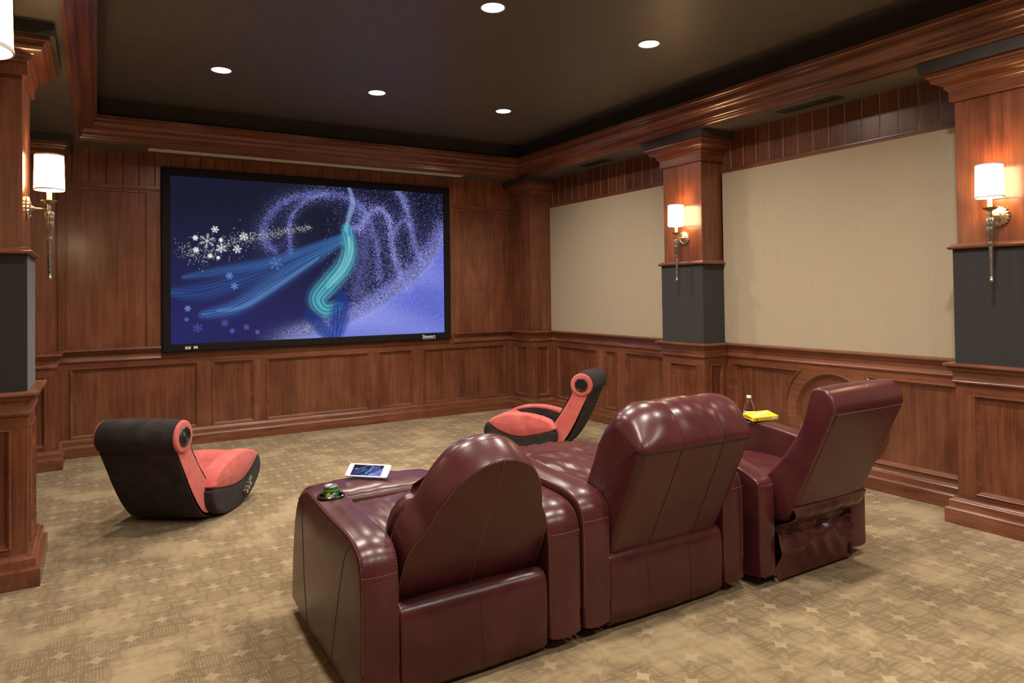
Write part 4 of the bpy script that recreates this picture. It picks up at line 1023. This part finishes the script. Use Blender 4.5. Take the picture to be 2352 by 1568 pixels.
# ================================================================== ROCKER GAMING CHAIRS
def rocker_proto():
    root = empty('floor_rocker_chair')
    MP = lambda x, p, q: (x, p, q)
    coral = [(-0.168, 0.222), (-0.150, 0.262), (-0.07, 0.322), (0.10, 0.366), (0.26, 0.374), (0.37, 0.357), (0.44, 0.332), (0.488, 0.302), (0.41, 0.240), (0.31, 0.190), (0.20, 0.166), (0.10, 0.168), (-0.04, 0.192)]
    char = [(-0.172, 0.224), (-0.04, 0.194), (0.10, 0.170), (0.20, 0.168), (0.31, 0.192), (0.41, 0.242), (0.489, 0.304), (0.522, 0.255), (0.530, 0.200), (0.50, 0.140), (0.38, 0.050), (0.24, 0.010), (0.11, 0.000), (-0.02, 0.012), (-0.12, 0.062), (-0.165, 0.120)]
    for sg in (-1, 1):
        a, b_ = (0.188, 0.308); x0, x1 = (a, b_) if sg > 0 else (-b_, -a)
        ro, rin = 0.020, 0.010
        r0, r1 = (rin, ro) if sg > 0 else (ro, rin)
        arm_ = puff(coral, x0, x1, r0, r1, crown=0.004, bulge=0.0 if sg > 0 else 0.014, bulge1=0.014 if sg > 0 else 0.0, smooth=1, mid=5).build('side_arm', 'coral', root, smooth=50)
        puff(char, x0, x1, r0, r1, crown=0.002, bulge=0.0 if sg > 0 else 0.008, bulge1=0.008 if sg > 0 else 0.0, smooth=1, mid=5).build('side_base', 'char', root, smooth=50)
        inner = [(-0.14, 0.10), (-0.135, 0.24), (-0.04, 0.306), (0.11, 0.346), (0.25, 0.354), (0.35, 0.342), (0.43, 0.312), (0.47, 0.20), (0.30, 0.06), (0.1, 0.04)]
        xi = a * sg; puff(inner, min(xi, xi - sg * 0.006), max(xi, xi - sg * 0.006), 0.0015, crown=0, smooth=1, mid=2).build('inner_lining', 'char', arm_, smooth=50)
    seat = [(-0.13, 0.14), (0.02, 0.150), (0.15, 0.175), (0.26, 0.245), (0.345, 0.318), (0.42, 0.338), (0.49, 0.292), (0.515, 0.21), (0.48, 0.12), (0.36, 0.055), (0.22, 0.018), (0.10, 0.010), (-0.02, 0.020), (-0.12, 0.07)]
    puff(seat, -0.189, 0.189, 0.006, crown=0.010, smooth=1, mid=10).build('seat_cushion', 'coral', root, smooth=50)
    fr = [(0.30, 0.022), (0.42, 0.07), (0.515, 0.14), (0.545, 0.20), (0.535, 0.265), (0.505, 0.300), (0.515, 0.21), (0.48, 0.12), (0.36, 0.052)]
    puff(fr, -0.187, 0.187, 0.006, crown=0.003, smooth=1, mid=6).build('front_panel', 'char', root, smooth=50)
    # back: coral sides, charcoal shell behind, charcoal lining in front
    back = [(-0.345, 0.590), (-0.325, 0.530), (-0.275, 0.450), (-0.17, 0.310), (-0.06, 0.185), (0.0, 0.12), (-0.01, 0.06), (-0.10, 0.045), (-0.165, 0.060), (-0.235, 0.125), (-0.33, 0.260), (-0.43, 0.440), (-0.480, 0.530), (-0.495, 0.60), (-0.42, 0.64)]
    puff(back, -0.2445, 0.2445, 0.012, crown=0.0, smooth=1, mid=4).build('back_side_panel', 'coral', root, smooth=50)
    shell = [(-0.470, 0.520), (-0.420, 0.425), (-0.325, 0.245), (-0.23, 0.115), (-0.16, 0.055), (-0.10, 0.040), (0.05, 0.020), (0.05, 0.010), (-0.09, 0.024), (-0.170, 0.040), (-0.243, 0.112), (-0.341, 0.252), (-0.438, 0.440), (-0.480, 0.530)]
    puff(shell, -0.243, 0.243, 0.006, crown=0.004, smooth=1, mid=8).build('back_shell', 'char', root, smooth=50)
    lin = [(-0.335, 0.57), (-0.305, 0.52), (-0.262, 0.452), (-0.16, 0.318), (-0.05, 0.195), (-0.06, 0.175), (-0.18, 0.30), (-0.285, 0.44), (-0.345, 0.55)]
    puff(lin, -0.238, 0.238, 0.006, crown=0.004, smooth=1, mid=8).build('back_cushion', 'char', root, smooth=50)
    cy_, cz_, R = -0.420, 0.608, 0.102
    circ = lambda rr: [(cy_ + rr * math.cos(2 * PI * k / 36), cz_ + rr * math.sin(2 * PI * k / 36)) for k in range(36)]
    hr = puff(circ(R), -0.246, 0.246, 0.006, crown=0.006, smooth=0, mid=14).build('head_roll', 'char', root, smooth=50)
    for sg in (-1, 1):
        a, b_ = 0.238, 0.260
        cap_ = puff(circ(R - 0.002), min(a * sg, b_ * sg), max(a * sg, b_ * sg), 0.002 if sg > 0 else 0.016, 0.016 if sg > 0 else 0.002, crown=0, smooth=0, mid=2, bulge=0.0).build('roll_end_cap', 'coral', hr, smooth=50)
        PLs = lambda x, y, z: (sg * (0.2585 + z), cy_ + x, cz_ + y)
        sp_ = MB().lathe([(0.058, -0.004), (0.060, 0.004), (0.056, 0.010), (0.046, 0.012), (0.043, 0.009)], seg=40, mp=PLs, cap=False).build('speaker', 'plastic', root, smooth=40)
        g = [(0.043, 0.009)]
        for k in range(9): rr = 0.042 - k * 0.0046; g += [(rr, 0.0080), (rr - 0.0012, 0.0105), (rr - 0.0026, 0.0105), (rr - 0.0036, 0.0080)]
        g += [(0.0004, 0.010)]
        MB().lathe(g, seg=40, mp=PLs, cap=False).build('speaker_grille', 'plastic', sp_, smooth=20)
    # control box on the right-hand side base
    ang = math.radians(36); ca, sa = math.cos(ang), math.sin(ang); c0 = (0.285, 0.125)
    def CP_(x, p, q): return (0.305 + x, c0[0] + p * ca - q * sa, c0[1] + p * sa + q * ca)
    def boxm(a0, a1, p0, p1, q0, q1): return MB().mbox(lambda a_, b2, c_: CP_(c_, a_, b2), p0, p1, q0, q1, a0, a1)
    cb = boxm(-0.01, 0.0145, -0.075, 0.075, -0.024, 0.026).build('control_panel', 'plastic', root, smooth=0, bevel=0.002, bseg=1)
    for k in range(3):
        MB().lathe([(0.0135, 0.0), (0.0135, 0.016), (0.0115, 0.018), (0.0004, 0.0185)], seg=24, mp=lambda x, y, z, k=k: CP_(0.0145 + z, -0.052 + 0.033 * k + x, -0.004 + y)).build('knob', 'chrome', cb, smooth=40)
    for k in range(4):
        boxm(0.0145, 0.0155, 0.034 + 0.010 * k, 0.040 + 0.010 * k, -0.012, -0.009).build('marking', 'white', cb, smooth=0)
        boxm(0.0145, 0.0155, 0.030 + 0.011 * k, 0.039 + 0.011 * k, 0.006, 0.011).build('marking', 'white', cb, smooth=0)
    for sx in (): MB().box(sx - 0.015, sx + 0.015, -0.15, -0.13, 0.010, 0.045).build('rubber_foot', 'plastic', root, smooth=0, bevel=0.004)
    return root
rk = rocker_proto()
fA = Vector((0.58, 0.815)).normalized(); rA = Vector((fA.y, -fA.x)); oA = Vector((0.735, 4.93)) - rA * 0.305
rk.location = (oA.x, oA.y, 0); rk.rotation_euler = (0, 0, -math.atan2(fA.x, fA.y))
tag(rk, 'coral and charcoal suede floor rocker chair on the left, its dark back to the camera', 'rocker chair', 'floor rocker gaming chairs')
rk2 = copy_tree(rk)
fB = Vector((math.cos(math.radians(127)), math.sin(math.radians(127)))); oB = Vector((3.582, 5.32)) - fB * 0.02
rk2.location = (oB.x, oB.y, 0.009); rk2.rotation_euler = (math.radians(-3.5), 0, -math.atan2(fB.x, fB.y))
tag(rk2, 'coral and charcoal floor rocker chair seen side on, before the far right corner')

# ================================================================== SMALL THINGS
# soda can
M['green'] = plain('green_can_paint', (0.010, 0.20, 0.040), 0.28, 0.4, nscale=90, amt=0.25, bstr=0)
M['alu'] = plain('can_aluminium', (0.80, 0.80, 0.80), 0.25, 1.0, nscale=60, amt=0.04)
M['whiteink'] = plain('white_ink', (0.85, 0.85, 0.85), 0.4, nscale=60, amt=0.02, bstr=0)
M['yellow'] = plain('yellow_print', (0.90, 0.68, 0.03), 0.4, nscale=60, amt=0.05, bstr=0)
M['navy'] = plain('navy_ink', (0.015, 0.04, 0.13), 0.4, nscale=60, bstr=0)
can = empty('soda_can', (0.8435, 2.892, 0.527), 0, 'green and silver lemon lime soda can standing in the nearest recliner cup holder', 'can')
MB().lathe([(0.024, 0.0), (0.031, 0.008), (0.0315, 0.012), (0.0315, 0.112), (0.0285, 0.121)], seg=40, cap=False).build('can_body', 'green', can, smooth=50)
MB().lathe([(0.0285, 0.120), (0.0290, 0.1235), (0.0278, 0.1250), (0.0262, 0.1235), (0.0255, 0.1205), (0.0004, 0.1205)], seg=40, cap=False).build('can_lid', 'alu', can, smooth=50)
MB().lathe([(0.009, 0.0), (0.009, 0.0012), (0.0055, 0.0012), (0.0055, 0.0)], (0.004, 0.0, 0.1212), 20, cap=False).build('pull_tab', 'alu', can, smooth=50)
tv = math.atan2(-2.892, -0.8435)          # towards the camera
def wrap(r, th0): return lambda x, y, z: (math.cos(th0 + x / r) * (r + z), math.sin(th0 + x / r) * (r + z), y)
wm = wrap(0.0318, tv)
vs, fs = text_mesh('Sprite', 0.030, depth=0.0002, bold=0.0010)
def rot2(x, y, a): return x * math.cos(a) - y * math.sin(a), x * math.sin(a) + y * math.cos(a)
def place(vs, ang, dx, dy, mp, zo=0.0): return [mp(*[q + w for q, w in zip(rot2(x, y, ang), (dx, dy))], z + zo) for x, y, z in vs]
MB().add(place(vs, 0.62, -0.010, 0.078, wm, 0.0004), fs).build('brand_lettering', 'whiteink', can, smooth=0)
vs2, fs2 = text_mesh('Sprite', 0.030, depth=0.0002, bold=0.0026)
MB().add(place(vs2, 0.62, -0.010, 0.078, wm, 0.0), fs2).build('lettering_outline', 'navy', can, smooth=0)
lem = [(-0.009 + 0.0085 * math.cos(t), 0.084 + 0.013 * math.sin(t)) for t in [2 * PI * k / 24 for k in range(24)]]
MB().prism([rot2(x + 0.009, y - 0.084, -0.35) for x, y in lem], lambda x, y, h: wm(x - 0.013, y + 0.090, h), 0.0, 0.0009).build('lemon_emblem', 'yellow', can, smooth=0)
rows = [[wrap(0.0318, 0)(0.0318 * 2 * PI * k / 40, z, 0.0) for k in range(40)] for z in (0.1085, 0.1105)]
MB().grid(rows, cv=True).build('yellow_band', 'yellow', can, smooth=50)

# tablet: corners measured, slightly tilted
A_, B_ = Vector((0.985, 3.163, 0.612)), Vector((1.135, 3.017, 0.612)); D_ = Vector((1.029, 3.208, 0.656))
ex = (B_ - A_).normalized(); W_ = (B_ - A_).length; ey = (D_ - A_); ey -= ex * ey.dot(ex); H_ = ey.length; ey.normalize(); ez = ex.cross(ey)
tb = empty('tablet', tuple(A_), 0, 'white framed tablet showing the blue screen picture, on the nearest recliner footrest', 'tablet')
tb.matrix_world = Matrix(((ex.x, ey.x, ez.x, A_.x), (ex.y, ey.y, ez.y, A_.y), (ex.z, ey.z, ez.z, A_.z), (0, 0, 0, 1)))
rr_ = 0.009
outl = []
for cx_, cy_, t0 in ((rr_, rr_, PI), (W_ - rr_, rr_, 1.5 * PI), (W_ - rr_, H_ - rr_, 0), (rr_, H_ - rr_, 0.5 * PI)):
    outl += [(cx_ + rr_ * math.cos(t0 + PI / 2 * k / 6), cy_ + rr_ * math.sin(t0 + PI / 2 * k / 6)) for k in range(7)]
M['tabwhite'] = plain('glossy_white_bezel', (0.93, 0.93, 0.93), 0.12, nscale=60, amt=0.01, bstr=0)
bz = MB().prism(outl, PLAN, -0.0075, 0.0).build('bezel', 'tabwhite', tb, smooth=40, bevel=0.001, bseg=2)
sx0_, sx1_, sy0_, sy1_ = W_ * 0.125, W_ * 0.845, H_ * 0.085, H_ * 0.90
def tmat():
    m = screen_mat(); m.name = 'tablet_picture'; m.node_tree.nodes['Principled BSDF'].inputs['Emission Strength'].default_value = 1.15; return m
picture_mesh('display', 200, 112, lambda u, v: (sx0_ + (sx1_ - sx0_) * u, sy0_ + (sy1_ - sy0_) * v, np.full_like(u, 0.0006)), tb, tmat())
MB().lathe([(0.0042, 0.0), (0.0042, 0.0006), (0.0004, 0.0006)], (W_ * 0.925, H_ * 0.5, 0.0002), 20).build('home_button', 'white', tb)
MB().prism([(H_ * 0.25, -0.0076), (H_ * 0.97, -0.0076), (H_ * 0.97 - 0.020, -0.036)], lambda p, q, h: (h, p, q), W_ * 0.12, W_ * 0.90).build('folding_stand', 'plastic', tb, smooth=0)

# candy box
A_, B_ = Vector((3.446, 2.862, 0.6655)), Vector((3.641, 2.833, 0.6655)); D_ = Vector((3.460, 2.954, 0.6855))
ex = (B_ - A_).normalized(); W_ = (B_ - A_).length; ey = (D_ - A_); ey -= ex * ey.dot(ex); H_ = ey.length; ey.normalize(); ez = ex.cross(ey)
cb = empty('candy_box', tuple(A_), 0, 'bright yellow candy box with white and red lettering on the far recliner armrest', 'candy box')
cb.matrix_world = Matrix(((ex.x, ey.x, ez.x, A_.x), (ex.y, ey.y, ez.y, A_.y), (ex.z, ey.z, ez.z, A_.z), (0, 0, 0, 1)))
M['boxyellow'] = plain('yellow_card', (0.92, 0.80, 0.02), 0.35, nscale=60, amt=0.04, bstr=0)
M['red'] = plain('red_print', (0.55, 0.02, 0.02), 0.4, nscale=60, amt=0.1, bstr=0)
M['greenink'] = plain('green_print', (0.25, 0.6, 0.05), 0.4, nscale=60, amt=0.1, bstr=0)
TH = 0.024
MB().box(0, W_, 0, H_, -TH, 0).build('carton', 'boxyellow', cb, smooth=0, bevel=0.0008, bseg=1)
def topm(z0): return lambda x, y, z: (x, y, z0 + z)
def wavy(vs, zo):
    out = []
    for x, y, z in vs: out.append((W_ * 0.50 + x, H_ * 0.50 + y + 0.020 * math.sin(x / W_ * PI * 1.05), 0.0004 + z + zo))
    return out
v1, f1 = text_mesh('JUJYFRUITS', 0.036, 0.0001, 0.0022); MB().add(wavy(v1, 0), f1).build('lettering_outline', 'red', cb, smooth=0)
v1, f1 = text_mesh('JUJYFRUITS', 0.036, 0.0001, 0.0006); MB().add(wavy(v1, 0.0004), f1).build('brand_lettering', 'whiteink', cb, smooth=0)
v1, f1 = text_mesh('JUJYFRUITS', 0.0165, 0.0001, 0.0012); MB().add([(W_ * 0.48 + x, -0.0003 - z, -TH * 0.5 + y) for x, y, z in v1], f1).build('lettering_outline', 'red', cb, smooth=0)
v1, f1 = text_mesh('JUJYFRUITS', 0.0165, 0.0001, 0.0002); MB().add([(W_ * 0.48 + x, -0.0007 - z, -TH * 0.5 + y) for x, y, z in v1], f1).build('brand_lettering', 'whiteink', cb, smooth=0)
v1, f1 = text_mesh('JUJYFRUITS', 0.012, 0.0001, 0.0008); MB().add([(-0.0003 - z, H_ * 0.5 - x, -TH * 0.5 + y) for x, y, z in v1], f1).build('lettering_outline', 'red', cb, smooth=0)
MB().prism([(W_ * 0.83 + 0.013 * math.cos(t), -TH * 0.5 + 0.0085 * math.sin(t)) for t in [2 * PI * k / 20 for k in range(20)]], lambda p, q, h: (p, -h, q), 0, 0.0006).build('round_emblem', 'whiteink', cb, smooth=0)
MB().prism([(W_ * 0.155 + 0.006 * math.cos(t), -TH * 0.52 + 0.007 * math.sin(t)) for t in [2 * PI * k / 16 for k in range(16)]], lambda p, q, h: (p, -h, q), 0, 0.0006).build('candy_emblem', 'red', cb, smooth=0)
for (px_, py_, mt_) in ((0.72, 0.30, 'red'), (0.80, 0.42, 'greenink'), (0.25, 0.78, 'greenink'), (0.86, 0.28, 'yellow')):
    MB().prism([(W_ * px_ + 0.010 * math.cos(t), H_ * py_ + 0.0035 * math.sin(t)) for t in [2 * PI * k / 16 for k in range(16)]], PLAN, 0, 0.0007).build('candy_emblem', mt_, cb, smooth=0)

# water bottle
m_, nt_, b_ = new_mat('clear_plastic'); b_.inputs['Transmission Weight'].default_value = 1.0; b_.inputs['Roughness'].default_value = 0.03; b_.inputs['IOR'].default_value = 1.2
L(nt_, ramp(nt_, noise(nt_, coord(nt_), 60), [(0, (0.93, 0.95, 0.97)), (1, (1, 1, 1))]), b_.inputs['Base Color']); M['clear'] = m_
M['label'] = plain('blue_label', (0.05, 0.19, 0.62), 0.4, nscale=60, amt=0.1, bstr=0)
bt = empty('water_bottle', (3.552, 2.984, 0.552), 0, 'clear plastic water bottle with blue label and white cap, behind the yellow candy box', 'bottle')
prof = [(0.028, 0.0), (0.0325, 0.006), (0.0325, 0.135), (0.0330, 0.140), (0.0325, 0.150), (0.0285, 0.172), (0.0210, 0.192), (0.0135, 0.206), (0.0125, 0.212), (0.0125, 0.218)]
MB().lathe(prof, seg=40).build('bottle_body', 'clear', bt, smooth=60)
MB().lathe([(0.0335, 0.060), (0.0335, 0.132), (0.0328, 0.132), (0.0328, 0.060)], seg=40, cap=False).build('label_band', 'label', bt, smooth=50)
MB().lathe([(0.0337, 0.128), (0.0337, 0.134), (0.0328, 0.134), (0.0328, 0.128)], seg=40, cap=False).build('label_edge', 'whiteink', bt, smooth=50)
MB().lathe([(0.0145, 0.212), (0.0150, 0.213), (0.0150, 0.226), (0.0140, 0.228), (0.0004, 0.228)], seg=32).build('cap', 'white', bt, smooth=40)
#PART3
